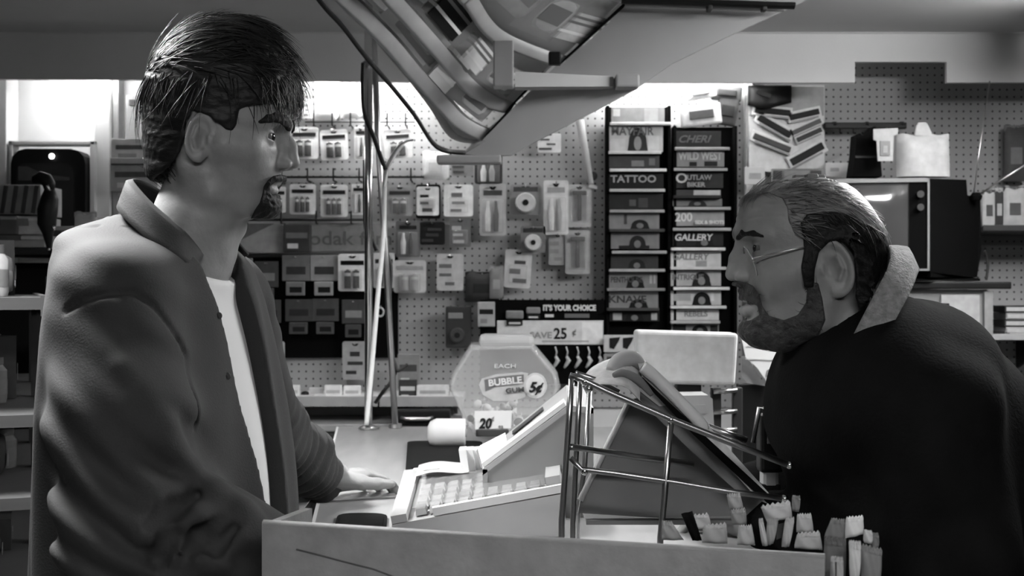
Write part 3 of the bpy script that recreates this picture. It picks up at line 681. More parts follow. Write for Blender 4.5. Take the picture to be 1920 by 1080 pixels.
pack((976, 424, 1023, 474), 'lamp', 'dark square pack with a round window, below the tape roll', 16, 5, Y=4.42)
pack((1019, 338, 1066, 440), 'tube', 'tall pale pack with white tubes near the magazine rack', 62, 30, Y=4.42)
pack((1064, 346, 1109, 426), 'razor', 'white edged pack with a dark shaver, upper of two by the magazine rack', 44, 4)
pack((1060, 432, 1106, 514), 'razor', 'white edged pack with a dark shaver, lower of two by the magazine rack', 36, 4)
pack((1029, 437, 1062, 497), 'card', 'plain grey pack behind the lower shaver pack', 30, 22, Y=4.45)
pack((944, 468, 994, 540), 'plain', 'white pack with dark print, lowest on the bare pegboard', 56, 9, tilt=.06)
pack((1008, 250, 1052, 286), 'card', 'white card with two dark lines near the right edge of the overhead rack', 70, 12)
pack((872, 510, 936, 566), 'bag', 'crumpled dark bag above the black lighter display', 6, 3, name='pouch')
pack((896, 566, 928, 612), 'box', 'pale topped box left of the discount sign', 40, 2, Y=4.38, name='small_box')
pack((918, 500, 944, 560), 'bag', 'small shiny pouch beside the crumpled dark bag', 20, 30, Y=4.42, name='pouch')
# hanging gadget with a round eye
t = thing('camera_pack', 'dark pack with a round eye hanging left of the plastic jar', 'pack', P(858, 650, 4.42), PK)
x0, x1, z0, z1 = rect(836, 574, 884, 652, 4.42)
MB().box(((x0+x1)/2, 4.42, (z0+z1)/2), (x1-x0, .04, z1-z0), bev=.006).build('body', 'darkgrey', t)
MB().lathe([(.022, -.034), (.026, -.02), (.026, 0)], P(858, 628, 4.41), 18, 'Y').build('eye_ring', grey(9), t, 'auto')
MB().lathe([(.010, -.037), (.010, -.02)], P(858, 628, 4.41), 14, 'Y').build('eye', 'black', t, 'auto')
MB().box(P(854, 592, 4.397), (.05, .006, .02), bev=.002).build('label', grey(22), t)
# long pale item hung slantwise
t = thing('rolled_chart', 'long pale rolled chart leaning on the pegboard left of the magazine rack', 'roll', P(1105, 345, 4.43))
MB().tube([P(1080, 205, 4.44), P(1086, 222, 4.44), P(1108, 345, 4.42)], [.012, .016, .010], 12).build('roll', 'paper', t, True)
MB().tube([P(1085, 216, 4.44), P(1086.5, 225, 4.44)], .0175, 12).build('band', 'carton', t, True)
t = thing('pale_flower', 'small crumpled dark tag by the foot of the rolled chart', 'tag', P(1112, 335, 4.42))
MB().ell(P(1113, 330, 4.43), (.014, .008, .016), 8).build('knot', 'darkgrey', t, True); MB().box(P(1112, 350, 4.43), (.03, .003, .012), rot=(0, .2, 0)).build('tab', 'paper', t)

# ------------------------------------------------------------------ lighter display with the discount sign
t, x0, x1, z0, z1 = sign((900, 562, 1134, 720), 4.40, M['matte'], 'black display board with a white SAVE sign and dangling key rings', 'lighter_display', 'display', .02)
a = rect(932, 601, 1131, 646, 4.395)
MB().box(((a[0]+a[1])/2, 4.394, (a[2]+a[3])/2), (a[1]-a[0], .008, a[3]-a[2]), bev=.001).build('price_card', grey(66), t)
MB().box((P(1110, 0, 4.39).x, 4.3896, P(0, 624, 4.39).z), (.07, .001, .072)).build('pale_patch', grey(76), t)
text("IT'S YOUR CHOICE", .026, P(1018, 582, 4.388), 'inklight', t, sx=.82, bold=.0014)
text('SAVE', .030, P(993, 634, 4.388), grey(26), t, sx=1.15, bold=.0006)
text('25', .052, P(1038, 635, 4.388), 'ink', t, sx=.9, bold=.0012)
text('¢', .030, P(1073, 628, 4.388), 'inkmid', t, bold=.0006)
MB().box(P(1082, 592, 4.396), (.085, .004, .014)).build('print_line', 'inkmid', t)
MB().box(P(1030, 592, 4.396), (.03, .004, .010)).build('print_line', 'inklight', t)
MB().box(P(1060, 640, 4.389), (.16, .0012, .006)).build('print_line', grey(36), t)
for px, py, s in ((965, 590, 1.0), (1000, 582, .8)):
    l = MB().box(P(px, py, 4.385), (.06*s, .012, .028*s), bev=.006).build('printed_lighter', grey(20), t, True)
    MB().box(P(px, py+15*s, 4.385), (.055*s, .012, .018*s), bev=.003).build('lighter_foot', 'black', l)
    MB().box(P(px, py+16*s, 4.3775), (.04*s, .002, .007*s)).build('lighter_stripe', grey(60), l)
for i in range(5):
    px = 1041+i*20.5; py = 655
    k = thing('key_ring', 'pale dangling key ring on the black display, %s of five from the left' % ('first', 'second', 'third', 'fourth', 'fifth')[i], 'key ring', P(px, py, 4.38), 'key rings on the lighter display')
    MB().tube([P(px, 650, 4.385), P(px+3, 660, 4.38), P(px+1, 668, 4.38)], .0028, 6).build('strap', 'paper', k, True)
    MB().tube([P(px+1, 668, 4.38), P(px+5, 676, 4.378), P(px, 684, 4.378), P(px-4, 690, 4.378)], [.005, .008, .006, .003], 7).build('charm', grey(50), k, True)

# ------------------------------------------------------------------ magazine racks
def mag_rack(x0p, x1p, top, bot, label, Y=4.40):
    x0, x1, z0, z1 = rect(x0p, top, x1p, bot, Y)
    t = thing('magazine_rack', label, 'rack', ((x0+x1)/2, Y, z0))
    MB().box(((x0+x1)/2, Y+.045, (z0+z1)/2), (x1-x0, .02, z1-z0), bev=.003).build('back_panel', 'matte', t)
    for x in (x0+.006, x1-.006): MB().box((x, Y+.024, (z0+z1)/2), (.012, .06, z1-z0), bev=.003).build('side_rail', 'matte', t)
    return t, Y
MG = 'magazines in the two wall racks'
def magazine(rk, Y, r, tone, label, title=None, tcol='ink', tsize=.03, tsx=1.0, head=None, lip=None, extra=None, shear=0, tx=3, ty=None, figure=True):
    x0, x1, z0, z1 = rect(*r, Y-.012)
    t = thing('magazine', label, 'magazine', ((x0+x1)/2, Y-.012, z0), MG)
    MB().box(((x0+x1)/2, Y+.004, (z0+z1)/2), (x1-x0, .010, z1-z0), bev=.001).build('pages', 'paper', t)
    MB().box(((x0+x1)/2, Y-.0035, (z0+z1)/2), (x1-x0+.002, .004, z1-z0+.002), bev=.0012).build('cover', grey(tone, .35), t)
    yf = Y-.0062
    if title:
        for k, ln in enumerate(title.split('\n')):
            text(ln, tsize, (x0+tx*Y/F, yf, (z1-(7 if ty is None else ty)*Y/F)-tsize*.72-k*tsize*.9), tcol, t, sx=tsx, shear=shear, bold=.0008)
    if head:                    # printed portrait, cropped by the pocket below: hair, face
        hx, hh, htone = head; cx = x0+(x1-x0)*hx; hgt = (z1-z0)*hh; rx = min(.036, (x1-x0)*.17)
        pr = []; n = 10
        for k in range(n+1): a = PI*k/n; pr.append((cx+rx*math.cos(a), yf-.0004, z0+hgt*.35+hgt*.65*math.sin(a)))
        MB().prism([(cx+rx*1.15, yf-.0004, z0)]+pr+[(cx-rx*1.15, yf-.0004, z0)], (0, .0006, 0)).build('printed_hair', grey(htone), t)
        f = [(cx+rx*.42*math.cos(a), yf-.0009, z0+hgt*.34+hgt*.30*math.sin(a)) for a in np.linspace(0, 2*PI, 12, endpoint=False)]
        f = [(x, y, max(z, z0+.0004)) for x, y, z in f]
        MB().prism(f, (0, .0005, 0)).build('printed_face', grey(14 if tone < 40 else 22), t)
    if extra:
        for (a, b, c, d_, tn) in extra:
            MB().box((x0+(x1-x0)*(a+c)/2, yf-.0002, z0+(z1-z0)*(b+d_)/2), ((x1-x0)*(c-a), .0006, (z1-z0)*(d_-b))).build('print_block', grey(tn), t)
    if lip:                     # pocket edge of the rack; the light it catches is put into its grey
        a0, a1, py, tn = lip
        p0, p1 = P(a0, py, Y-.03), P(a1, py, Y-.03)
        MB().box((p0+p1)/2, (p1.x-p0.x, .012, .0105), bev=.003).build('pocket_lip', grey(tn, .3), rk)
        MB().box(((p0.x+p1.x)/2, Y+.006, p0.z-.004), (p1.x-p0.x, .062, .003)).build('pocket_floor', 'matte', rk)
rk, Y = mag_rack(1136, 1258, 198, 645, 'black wall rack of magazines, the left one of two, its top title MAYFAIR')
lab = lambda s, d: '%s, left rack %s' % (d, s)
magazine(rk, Y, (1147, 201, 1246, 231), 22, lab('topmost tier', 'grey magazine with blurred pictures'), extra=[(.03, .45, .16, .9, 45), (.62, .05, .88, .95, 30)], lip=(1144, 1258, 232, 62))
magazine(rk, Y, (1143, 236, 1243, 284), 46, lab('second tier', 'large pale magazine titled MAYFAIR'), 'MAYFAIR', 'inkmid', .040, .9, head=(.53, .95, 4), extra=[(.02, .02, .3, .5, 52), (.72, .02, .93, .62, 56)], ty=1, lip=(1141, 1240, 286, 62))
magazine(rk, Y, (1142, 292, 1236, 314), 9, lab('third tier', 'dark picture magazine'), extra=[(.45, .1, .7, .6, 20), (.8, .2, .92, .8, 15)], lip=(1143, 1250, 319, 74))
magazine(rk, Y, (1142, 325, 1244, 353), 2, lab('fourth tier', 'black magazine titled TATTOO in pale letters'), 'TATTOO', grey(34), .034, 1.12, ty=3, lip=(1143, 1247, 357, 46))
magazine(rk, Y, (1142, 362, 1243, 392), 3, lab('fifth tier', 'black magazine with a faint grey picture'), extra=[(.38, .2, .5, .6, 12), (.55, .1, .72, .7, 8)], lip=(1143, 1246, 396, 30))
magazine(rk, Y, (1142, 400, 1236, 429), 18, lab('sixth tier', 'mid grey magazine with a dark parting'), head=(.62, .6, 2), extra=[(.3, .3, .36, .95, 8)], lip=(1143, 1246, 432, 8))
magazine(rk, Y, (1146, 437, 1236, 466), 16, lab('seventh tier', 'grey magazine with a sprawling black figure'), head=(.55, .85, 2), extra=[(.16, .0, .8, .2, 2)], lip=(1147, 1250, 473, 32))
magazine(rk, Y, (1146, 478, 1234, 504), 5, lab('eighth tier', 'dark magazine with a small pale figure'), head=(.55, .7, 2), lip=(1142, 1247, 507, 34))
magazine(rk, Y, (1142, 512, 1232, 540), 16, lab('ninth tier', 'grey magazine with a round black hairdo'), 'PENTHOUSE', grey(7), .026, .75, head=(.55, .8, 1), extra=[(.85, .3, .9, .9, 30), (.93, .3, .97, .9, 30)], lip=(1138, 1247, 543, 20))
magazine(rk, Y, (1138, 547, 1234, 578), 19, lab('tenth tier', 'grey magazine with dark block letters'), 'KNAVE', grey(6), .034, 1.2, head=(.62, .55, 1), lip=(1138, 1236, 580, 8))
magazine(rk, Y, (1144, 584, 1236, 602), 2, lab('lowest tier', 'black magazine with a long haired portrait'), head=(.5, 1.0, 1), extra=[(.06, .1, .24, .85, 34), (.84, .1, .96, .85, 32)])
t, x0, x1, z0, z1 = sign((1132, 628, 1196, 660), 4.36, grey(50), 'small pale card with dark shapes below the left magazine rack', 'card', 'card', .004)
for px in (1143, 1168): MB().prism([P(px, 634, 4.358), P(px+20, 632, 4.358), P(px+17, 640, 4.358), P(px+8, 655, 4.358), P(px, 652, 4.358)], (0, .001, 0)).build('printed_shape', 'ink', t)
t, x0, x1, z0, z1 = sign((1132, 664, 1160, 700), 4.36, grey(24), 'small grey card under the pale card below the left magazine rack', 'card', 'card', .004)
MB().box(P(1146, 674, 4.358), (.03, .001, .02)).build('print_block', grey(8), t)

rk, Y = mag_rack(1262, 1382, 236, 632, 'black wall rack of magazines, the right one of two, nearer the customer')
lab = lambda s, d: '%s, right rack %s' % (d, s)
magazine(rk, Y, (1268, 246, 1352, 276), 3, lab('topmost tier', 'black magazine with dim slanted lettering'), 'CHERI', grey(12), .034, 1.15, shear=.35, lip=(1265, 1368, 279, 26))
magazine(rk, Y, (1270, 283, 1358, 312), 22, lab('second tier', 'grey magazine titled WILD WEST in tall letters'), 'WILD WEST', grey(48), .038, .72, ty=1, extra=[(.26, .02, .42, .3, 3), (.58, .02, .86, .34, 3)], lip=(1263, 1364, 318, 32))
t_ = magazine(rk, Y, (1264, 323, 1356, 352), 4, lab('third tier', 'black magazine with a big O and two lines of dim letters'), 'O', grey(52), .046, 1.1, ty=1)
a = [o for o in COL.objects if o.name.startswith('magazine') and o.type == 'EMPTY' and 'big O' in o.get('label', '')][0]
text('UTLAW', .024, P(1288, 337, Y-.019), grey(26), a, sx=1.0, bold=.0006); text('BIKER', .022, P(1288, 350, Y-.019), grey(26), a, sx=1.1, bold=.0006)
magazine(rk, Y, (1264, 356, 1352, 366), 7, lab('between the big O and the grey one', 'dark magazine with a pale block'), extra=[(.42, .05, .99, .95, 42)], lip=(1262, 1352, 369, 4))
magazine(rk, Y, (1262, 373, 1354, 386), 14, lab('fifth tier', 'low grey magazine with a dark head'), head=(.5, .9, 3), lip=(1264, 1370, 391, 34))
magazine(rk, Y, (1264, 396, 1358, 423), 26, lab('sixth tier', 'grey magazine with a white number 200'), '200', grey(66), .042, .95, ty=2, tx=2)
a = [o for o in COL.objects if o.type == 'EMPTY' and 'number 200' in o.get('label', '')][0]
text('SEX & SHOTS', .017, P(1303, 420, Y-.019), grey(60), a, sx=1.0, bold=.0006)
MB().box((P(1316, 430, Y-.03)), (.2, .012, .0105), bev=.003).build('pocket_lip', grey(34, .3), rk)
magazine(rk, Y, (1262, 435, 1356, 462), 2, lab('seventh tier', 'black magazine titled GALLERY in white, with a dark head'), 'GALLERY', grey(58), .032, .98, head=(.63, .75, 1), ty=3, shear=.15, lip=(1258, 1360, 467, 64))
magazine(rk, Y, (1258, 472, 1352, 500), 58, lab('eighth tier', 'white magazine titled GALLERY in grey letters'), 'GALLERY', grey(18), .030, 1.0, extra=[(.5, .0, .72, .4, 30)], shear=.15, ty=3, lip=(1257, 1362, 503, 58))
magazine(rk, Y, (1257, 508, 1352, 536), 40, lab('ninth tier', 'pale magazine with a round black head across its title'), 'INTRIGUE', grey(14), .026, .95, head=(.62, .95, 2), ty=6, lip=(1262, 1368, 541, 74))
magazine(rk, Y, (1258, 546, 1352, 572), 52, lab('tenth tier', 'white magazine with a dark haired portrait'), head=(.62, .95, 1), extra=[(.06, .3, .4, .8, 34), (.8, .3, .86, .9, 66)], lip=(1257, 1362, 576, 66))
magazine(rk, Y, (1257, 581, 1348, 600), 58, lab('eleventh tier', 'white magazine with smudged block letters'), 'REBELS', grey(22), .026, 1.0, ty=2, tx=26, lip=(1257, 1350, 604, 40))
magazine(rk, Y, (1260, 608, 1348, 626), 20, lab('lowest tier', 'dark magazine with three black heads'), head=(.6, .95, 1), extra=[(.02, .2, .3, .95, 2), (.82, .1, .98, .9, 3)])
# loose magazines heaped on top of the right rack
for i, (x0_, y0_, x1_, y1_, tn, rot, l) in enumerate([(1284, 164, 1342, 186, 55, -.18, 'pale loose magazine, uppermost in the heap over the right rack'), (1335, 160, 1392, 188, 9, .1, 'dark loose magazine at the right end of the heap over the right rack'),
        (1276, 196, 1352, 236, 24, -.12, 'crumpled grey magazine lying just above the right rack'), (1345, 182, 1384, 234, 8, .18, 'dark upright magazine beside the crumpled grey one above the right rack')]):
    a = rect(x0_, y0_, x1_, y1_, 4.42); t = thing('loose_magazine', l, 'magazine', ((a[0]+a[1])/2, 4.42, a[2]), 'loose magazines over the right rack')
    MB().box(((a[0]+a[1])/2, 4.42+.015*i % .03, (a[2]+a[3])/2), (a[1]-a[0], .03, a[3]-a[2]), rot=(0, rot, 0), bev=.008).build('pages', 'bag' if i == 2 else grey(tn), t)
    MB().box(((a[0]+a[1])/2, 4.40+.015*i % .03, (a[2]+a[3])/2), ((a[1]-a[0])*.6, .006, (a[3]-a[2])*.4), rot=(0, rot, 0), bev=.002).build('print_block', grey(max(3, tn//3)), t)

# ------------------------------------------------------------------ board of pocket combs, bar, bags (right of the racks)
t, x0, x1, z0, z1 = sign((1404, 160, 1546, 322), 4.44, grey(58), 'white card of black pocket combs in a herringbone beside the magazine rack', 'comb_card', 'card', .004)
MB().box(P(1475, 190, 4.437), ((x1-x0)*.98, .003, .1)).build('grey_header', grey(26), t)
combs = [(1448, 209, 66, .10, 11, 2), (1508, 215, 56, -.22, 11, 2), (1452, 237, 70, .52, 12, 2), (1512, 238, 58, -.42, 9, 12), (1447, 268, 74, .38, 11, 8), (1517, 253, 50, -.42, 9, 6), (1513, 289, 68, -.50, 14, 2)]
nm = ['upper left, nearly level', 'upper right', 'second on the left, steep', 'second on the right, greyish', 'third on the left', 'third on the right', 'lowest right, the largest']
for i, (px, py, L, a, h, tn) in enumerate(combs):
    q = P(px, py, 4.43); sc = 4.43/F
    k = thing('pocket_comb', 'black pocket comb in a pale sleeve on the white card, '+nm[i], 'comb', q, 'pocket combs on the white card')
    MB().box(q, (L*sc*1.14, .006, h*sc*1.9), rot=(0, a, 0), bev=.002).build('sleeve', grey(60), k)
    MB().box(q+Vector((0, -.006, 0)), (L*sc, .007, h*sc), rot=(0, a, 0), bev=.003).build('comb', grey(tn), k)
    MB().box(q+Vector((0, -.008, -.9*h*sc)), (L*sc*.95, .002, h*sc*.3), rot=(0, a, 0)).build('teeth', grey(24), k)
t = thing('dark_pouch', 'dark crumpled pouch hung over the top of the comb card', 'pouch', P(1440, 195, 4.41))
MB().grid(lambda u, v: P(1404+80*u, 160+(44-20*abs(u-.4))*v, 4.42-.03*math.sin(PI*u)), 8, 4, (0, .02, 0)).build('pouch', 'black', t, True)
MB().box(P(1432, 176, 4.385), (.05, .004, .014), rot=(0, .3, 0)).build('label', 'darkgrey', t)
t, *_ = sign((1396, 313, 1434, 346), 4.36, M['paper'], 'small white crumpled notice at the customer forehead', 'notice', 'notice', .003)
MB().box(P(1416, 330, 4.358), (.04, .001, .02)).build('print_block', grey(30), t)
t, *_ = sign((1448, 316, 1547, 340), 4.38, grey(22), 'grey striped shelf strip behind the customer crown', 'strip', 'strip', .02)
for a, b, tn in ((1450, 1466, 8), (1470, 1518, 30), (1520, 1540, 12)): MB().box(P((a+b)/2, 328, 4.377), ((b-a)*4.38/F, .003, .03)).build('print_block', grey(tn), t)
t, *_ = sign((1548, 305, 1592, 332), 4.40, M['paper'], 'small white ticket right of the comb card', 'notice', 'notice', .003)
MB().box(P(1565, 318, 4.398), (.03, .001, .012)).build('print_block', grey(30), t)
t = thing('hanging_bar', 'long black bar fixed to the pegboard above the television', 'bar', P(1623, 236, 4.42))
MB().box(P(1622, 236, 4.42), (154*4.42/F, .02, 12*4.42/F), bev=.004).build('bar', 'black', t)
for px in (1560, 1620, 1685): MB().box(P(px, 234, 4.45), (.012, .08, .012)).build('bracket', 'black', t)
for px in (1575, 1600, 1645, 1662): MB().tube([P(px, 240, 4.41), P(px, 249, 4.40), P(px+4, 250, 4.40)], .0025, 6).build('hook', 'black', t)
# bags over the television
t = thing('black_bag', 'black cloth bag standing on the television below the bar', 'bag', P(1620, 331, 4.05))
out = [(1597, 331), (1603, 290), (1606, 252), (1612, 250), (1618, 254), (1628, 248), (1636, 238), (1641, 236), (1648, 252), (1654, 331)]
MB().prism([P(x, y, 4.03) for x, y in out], (0, .07, 0)).build('bag', 'matte', t)
MB().prism([P(x, y, 4.026) for x, y in [(1604, 292), (1652, 292), (1652, 296), (1604, 296)]], (0, .004, 0)).build('fold', 'black', t)
t = thing('hang_tag', 'pale price tag hanging between the black and the white bag', 'tag', P(1660, 302, 3.97))
MB().prism([P(x, y, 3.97) for x, y in [(1638, 242), (1684, 240), (1684, 252), (1676, 254), (1674, 302), (1646, 302), (1644, 264), (1638, 262)]], (0, .004, 0)).build('card', grey(42), t)
MB().box(P(1660, 278, 3.967), (.03, .002, .045)).build('print_block', grey(18), t); MB().box(P(1660, 280, 3.965), (.014, .002, .022)).build('label', grey(36), t)
MB().tube([P(1660, 252, 4.0), P(1662, 244, 4.2), P(1662, 240, 4.40)], .0015, 6).build('string', 'cord', t)
t = thing('white_bag', 'white carrier bag with a looped handle standing on the television', 'bag', P(1730, 331, 4.05))
out = [(1680, 332), (1682, 252), (1717, 250), (1719, 236), (1722, 230), (1736, 229), (1741, 236), (1748, 250), (1781, 252), (1778, 332)]
def bagf(sg):
    def f_(u, v):
        q = P(1681+99*u, 332-80*v, 4.05); return q+Vector((0, sg*.028*(max(0, 1-(2*u-1)**4)*(1-v**3))**.5+.004*math.sin(11*u+3*v), .003*math.sin(14*u)*v))
    return f_
MB().grid(bagf(1), 12, 8).grid(bagf(-1), 12, 8).build('bag', grey(48), t, True)
MB().prism([P(x, y, 4.045) for x, y in [(1716, 254), (1719, 236), (1723, 230), (1736, 229), (1741, 236), (1749, 254)]], (0, .01, 0)).build('handle', grey(48), t)
# ------------------------------------------------------------------ television on its stand
Yt = 3.95
t = tv = thing('television', 'old box television with a grey screen and dark cabinet behind the customer', 'television', P(1720, 526, Yt))
# front face turned a little to the left: far/left edge at px 1560, front right edge at px 1742
fl_, fr_ = P(1560, 336, Yt+.02), P(1742, 334, Yt-.03); zb_ = P(0, 508, Yt).z; zt_ = fr_.z
d = (fr_-fl_); d.z = 0; L = d.length; d.normalize(); n_ = Vector((d.y, -d.x, 0))    # n_ points to the camera
if n_.y > 0: n_ = -n_
def T(a, z, e): q = fl_+d*a+n_*e; return Vector((q.x, q.y, z))
def tvbox(a0, a1, z0, z1, e0, e1): return MB().prism([T(a0, z0, e0), T(a1, z0, e0), T(a1, z1, e0), T(a0, z1, e0)], n_*(e1-e0))
tvbox(0, L, zb_, zt_, -.20, -.004).build('cabinet', 'matte', t)
fr = MB()
fw = .012
for a0, a1, z0, z1 in ((0, L, zt_-fw, zt_), (0, L, zb_, zb_+.006), (0, fw, zb_, zt_), (L-.006, L, zb_, zt_)):
    fr.prism([T(a0, z0, 0), T(a1, z0, 0), T(a1, z1, 0), T(a0, z1, 0)], n_*.012)
fr.build('front_frame', 'bezel', t)
aS = L-36*Yt/F
tvbox(aS, L-.006, zb_+.006, zt_-fw, -.004, .006).build('control_panel', 'matte', t)
tvbox(fw, aS, zb_+.006, zt_-fw, -.004, .001).build('screen_mask', 'darkgrey', t)
sx0, sx1, sz0, sz1 = fw+.006, aS-.004, zb_+.016, zt_-fw-.008
MB().grid(lambda u, v: T(sx0+(sx1-sx0)*u, sz0+(sz1-sz0)*v, .002+.012*(1-(2*u-1)**4)*(1-(2*v-1)**4)), 12, 10).build('screen', 'screen', t, True)
for k, z in enumerate((zt_-.05, zt_-.09)): MB().lathe([(.011, -.012), (.009, 0)], T((aS+L)/2, z, .012), 14, 'Y').build('knob', 'darkgrey', t, 'auto')
a0 = P(1816, 0, Yt+.1)
MB().prism([P(1742, 335, Yt-.02), P(1812, 337, Yt+.14), P(1814, 366, Yt+.14), P(1838, 370, Yt+.2), P(1840, 470, Yt+.2), P(1832, 520, Yt+.2), P(1745, 520, Yt-.02)], (-.02, .06, 0)).build('side_cabinet', 'matte', t)
MB().prism([P(1560, 508, Yt), P(1745, 510, Yt-.02), P(1838, 522, Yt+.16), P(1838, 527, Yt+.16), P(1745, 526, Yt-.02), P(1560, 526, Yt)], (0, .1, 0)).build('foot', 'matte', t)
an = MB().lathe([(.016, -.012), (.02, 0), (.012, .012)], P(1830, 368, Yt+.14), 12).build('antenna_base', 'matte', t, 'auto')
MB().tube([P(1826, 362, Yt+.14), P(1838, 270, Yt+.16), P(1856, 152, Yt+.2)], .0022, 6).build('antenna_rod', 'steel', an, True)
MB().tube([P(1832, 368, Yt+.14), P(1876, 338, Yt+.12), P(1925, 308, Yt+.08)], .003, 6).build('antenna_rod', 'steel', an, True)
# stand
t = thing('tv_stand', 'wooden stand with a thick black top carrying the television', 'stand', P(1760, 900, 4.0))
xl, xr = P(1530, 0, 3.98).x, P(1890, 0, 3.98).x; zt2 = P(0, 528, 3.98).z
MB().box(((xl+xr)/2, 4.12, zt2-.012), (xr-xl, .34, .022), bev=.004).build('top', 'black', t)
xr2 = P(1862, 0, 3.98).x
MB().box(((xl+xr2)/2, 4.13, (zt2-.025)/2), (xr2-xl-.03, .30, zt2-.025), bev=.004).build('cabinet', 'bezel', t)
MB().box((P(1800, 0, 3.97).x, 3.972, P(0, 592, 3.97).z), (.12, .012, .13), bev=.003).build('door_panel', grey(34), t)
MB().box((P(1772, 0, 3.97).x, 3.964, P(0, 575, 3.97).z), (.022, .01, .022), bev=.003).build('handle', 'black', t)
MB().box((P(1853, 0, 3.97).x, 3.972, zt2-.3), (.028, .014, .54), bev=.003).build('frame_post', grey(22), t)
cord('black_cord', [(1846, 470), (1850, 480), (1852, 500), (1849, 525)], .0045, 'cord', 'thin black cord hanging behind the television down to its stand', 4.3, par=tv)
# shelves at the far right with bags and books
def plank(px0, px1, py, Y, label, front='lip'):
    x0, x1 = P(px0, 0, Y).x, P(px1, 0, Y).x; z = P(0, py, Y).z; t = thing('wall_shelf', label, 'shelf', ((x0+x1)/2, Y, z))
    MB().box(((x0+x1)/2, (Y+WY)/2, z), (x1-x0, WY-Y, .018), bev=.003).build('board', 'darkgrey', t)
    MB().box(((x0+x1)/2, Y-.004, z+.004), (x1-x0, .008, .02), bev=.002).build('front_edge', front, t)
    MB().prism([(x1-.1, WY, z), (x1-.1, WY, z-.12), (x1-.1, Y+.05, z)], (.01, 0, 0)).build('bracket', 'darkgrey', t); return t
plank(1842, 2050, 430, 4.22, 'dark shelf at the right edge holding glossy bags', 'darkgrey')
plank(1856, 2050, 634, 4.12, 'pale edged shelf at the right edge holding books')
for i, (a, b, c, tn, l) in enumerate([(1842, 1866, 356, 50, 'pale glossy bag behind the television aerial on the right shelf'), (1864, 1882, 352, 6, 'thin dark bag between two pale ones on the right shelf'), (1880, 1922, 350, 44, 'glossy pale bag at the frame edge on the right shelf'), (1925, 1975, 352, 20, 'glossy bag on the right shelf just outside the frame')]):
    pack((a, c, b, 427), 'bag', l, tn, 12 if tn > 20 else 40, Y=4.3, name='snack_bag', cat='bag', group='bags on the right shelf')
pack((1882, 235, 1925, 340), 'bag', 'dark pouch hanging on the pegboard at the right frame edge', 9, 14, name='pouch')
for i, (py, tn, l) in enumerate([(573, 6, 'black book, topmost of the stack on the right shelf'), (586, 22, 'grey book, second of the stack on the right shelf'), (599, 8, 'dark book, third of the stack on the right shelf'), (612, 30, 'pale spined book, lowest of the stack on the right shelf')]):
    q = P(1905+2*(i % 2), py+6, 4.2); t = thing('book', l, 'book', q, 'books stacked on the right shelf')
    MB().box(q, (.13, .15, .021), bev=.002).build('cover', grey(tn), t); MB().box(q+Vector((0, -.001, 0)), (.122, .152, .013)).build('pages', grey(40), t)
t = thing('book_box', 'low dark box under the book stack', 'box', P(1905, 624, 4.2))
q = P(1905, 624, 4.2); MB().box(q, (.13, .15, .014), bev=.002).build('box', grey(14), t); MB().box(q+Vector((0, -.076, 0)), (.1, .002, .006)).build('label', grey(36), t)

# ------------------------------------------------------------------ left end: niche with dark monitor, boxes, shelf unit
t = thing('niche_frame', 'pale wooden frame around the dark monitor at the far left', 'frame', P(95, 480, 4.4))
fr = [(16, 264, 178, 272), (16, 264, 24, 480), (168, 264, 178, 480)]
for a in fr:
    b = rect(*a, 4.40); MB().box(((b[0]+b[1])/2, 4.43, (b[2]+b[3])/2), (b[1]-b[0], .06, b[3]-b[2]), bev=.003).build('rail', 'trim', t)
t = thing('dark_monitor', 'dark rounded monitor with a bright glint, framed in the niche at the far left', 'monitor', P(90, 470, 4.36))
a = rect(20, 279, 160, 470, 4.37)
roundrect(a[0], a[1], a[2], a[3], 4.37, .05, .10).build('housing', 'black', t)
b = rect(30, 306, 138, 460, 4.366)
roundrect(b[0], b[1], b[2], b[3], 4.366, .03, .006).build('screen', mat('dark_screen', .03, .12, coat=.8), t)
c = rect(34, 312, 130, 338, 4.364); MB().prism([(c[0], 4.364, c[2]), (c[0], 4.364, c[3]), (c[0]+.03, 4.364, c[3]), (c[0]+.09, 4.364, c[2]+.02), (c[1], 4.364, c[2]+.01), (c[1], 4.364, c[2])], (0, .002, 0)).build('screen_reflection', grey(10), t)  # paler shape painted on the screen as a reflection
MB().ell(P(97, 293, 4.362), (.010, .006, .010), 10).build('glint_bead', mat('glint_bead', .9, .4, emit=2.5), t, True)  # glowing bead stands in for a glint on the housing
# lower part: stacked cartons and odds and ends
def carton(r, Y, tn, label, dep=.16, stripes=False, rotz=0):
    a = rect(*r, Y); c = Vector(((a[0]+a[1])/2, Y+dep/2, (a[2]+a[3])/2)); t = thing('carton', label, 'box', (c.x, Y+dep/2, a[2]), 'cartons at the far left')
    MB().box(c, (a[1]-a[0], dep, a[3]-a[2]), rot=(0, 0, rotz), bev=.003).build('body', grey(tn), t)
    if stripes:
        for k in range(6): MB().box((a[0]+(a[1]-a[0])*(k+.5)/6, Y-.002, c.z), ((a[1]-a[0])/14, .006, (a[3]-a[2])*.94), rot=(0, .14, 0), bev=.002).build('rib', grey(max(3, tn-18)), t)
    else:
        MB().box((c.x-.02, Y-.002, c.z+.01), ((a[1]-a[0])*.5, .004, (a[3]-a[2])*.4), rot=(0, 0, rotz)).build('label', grey(tn//2), t)
        MB().box((c.x, Y-.001, a[3]-.008), ((a[1]-a[0])*.96, .004, .008)).build('tape', grey(tn+10), t)
    return t
carton((-40, 346, 76, 402), 3.75, 26, 'ribbed pale carton at the left edge in front of the monitor', .18, True)
carton((-40, 404, 32, 440), 3.70, 12, 'dark carton under the ribbed carton at the left edge')
carton((33, 406, 78, 440), 3.71, 32, 'pale small carton beside the dark one under the ribbed carton')
carton((-40, 441, 84, 464), 3.68, 18, 'flat grey carton lowest of the left stack')
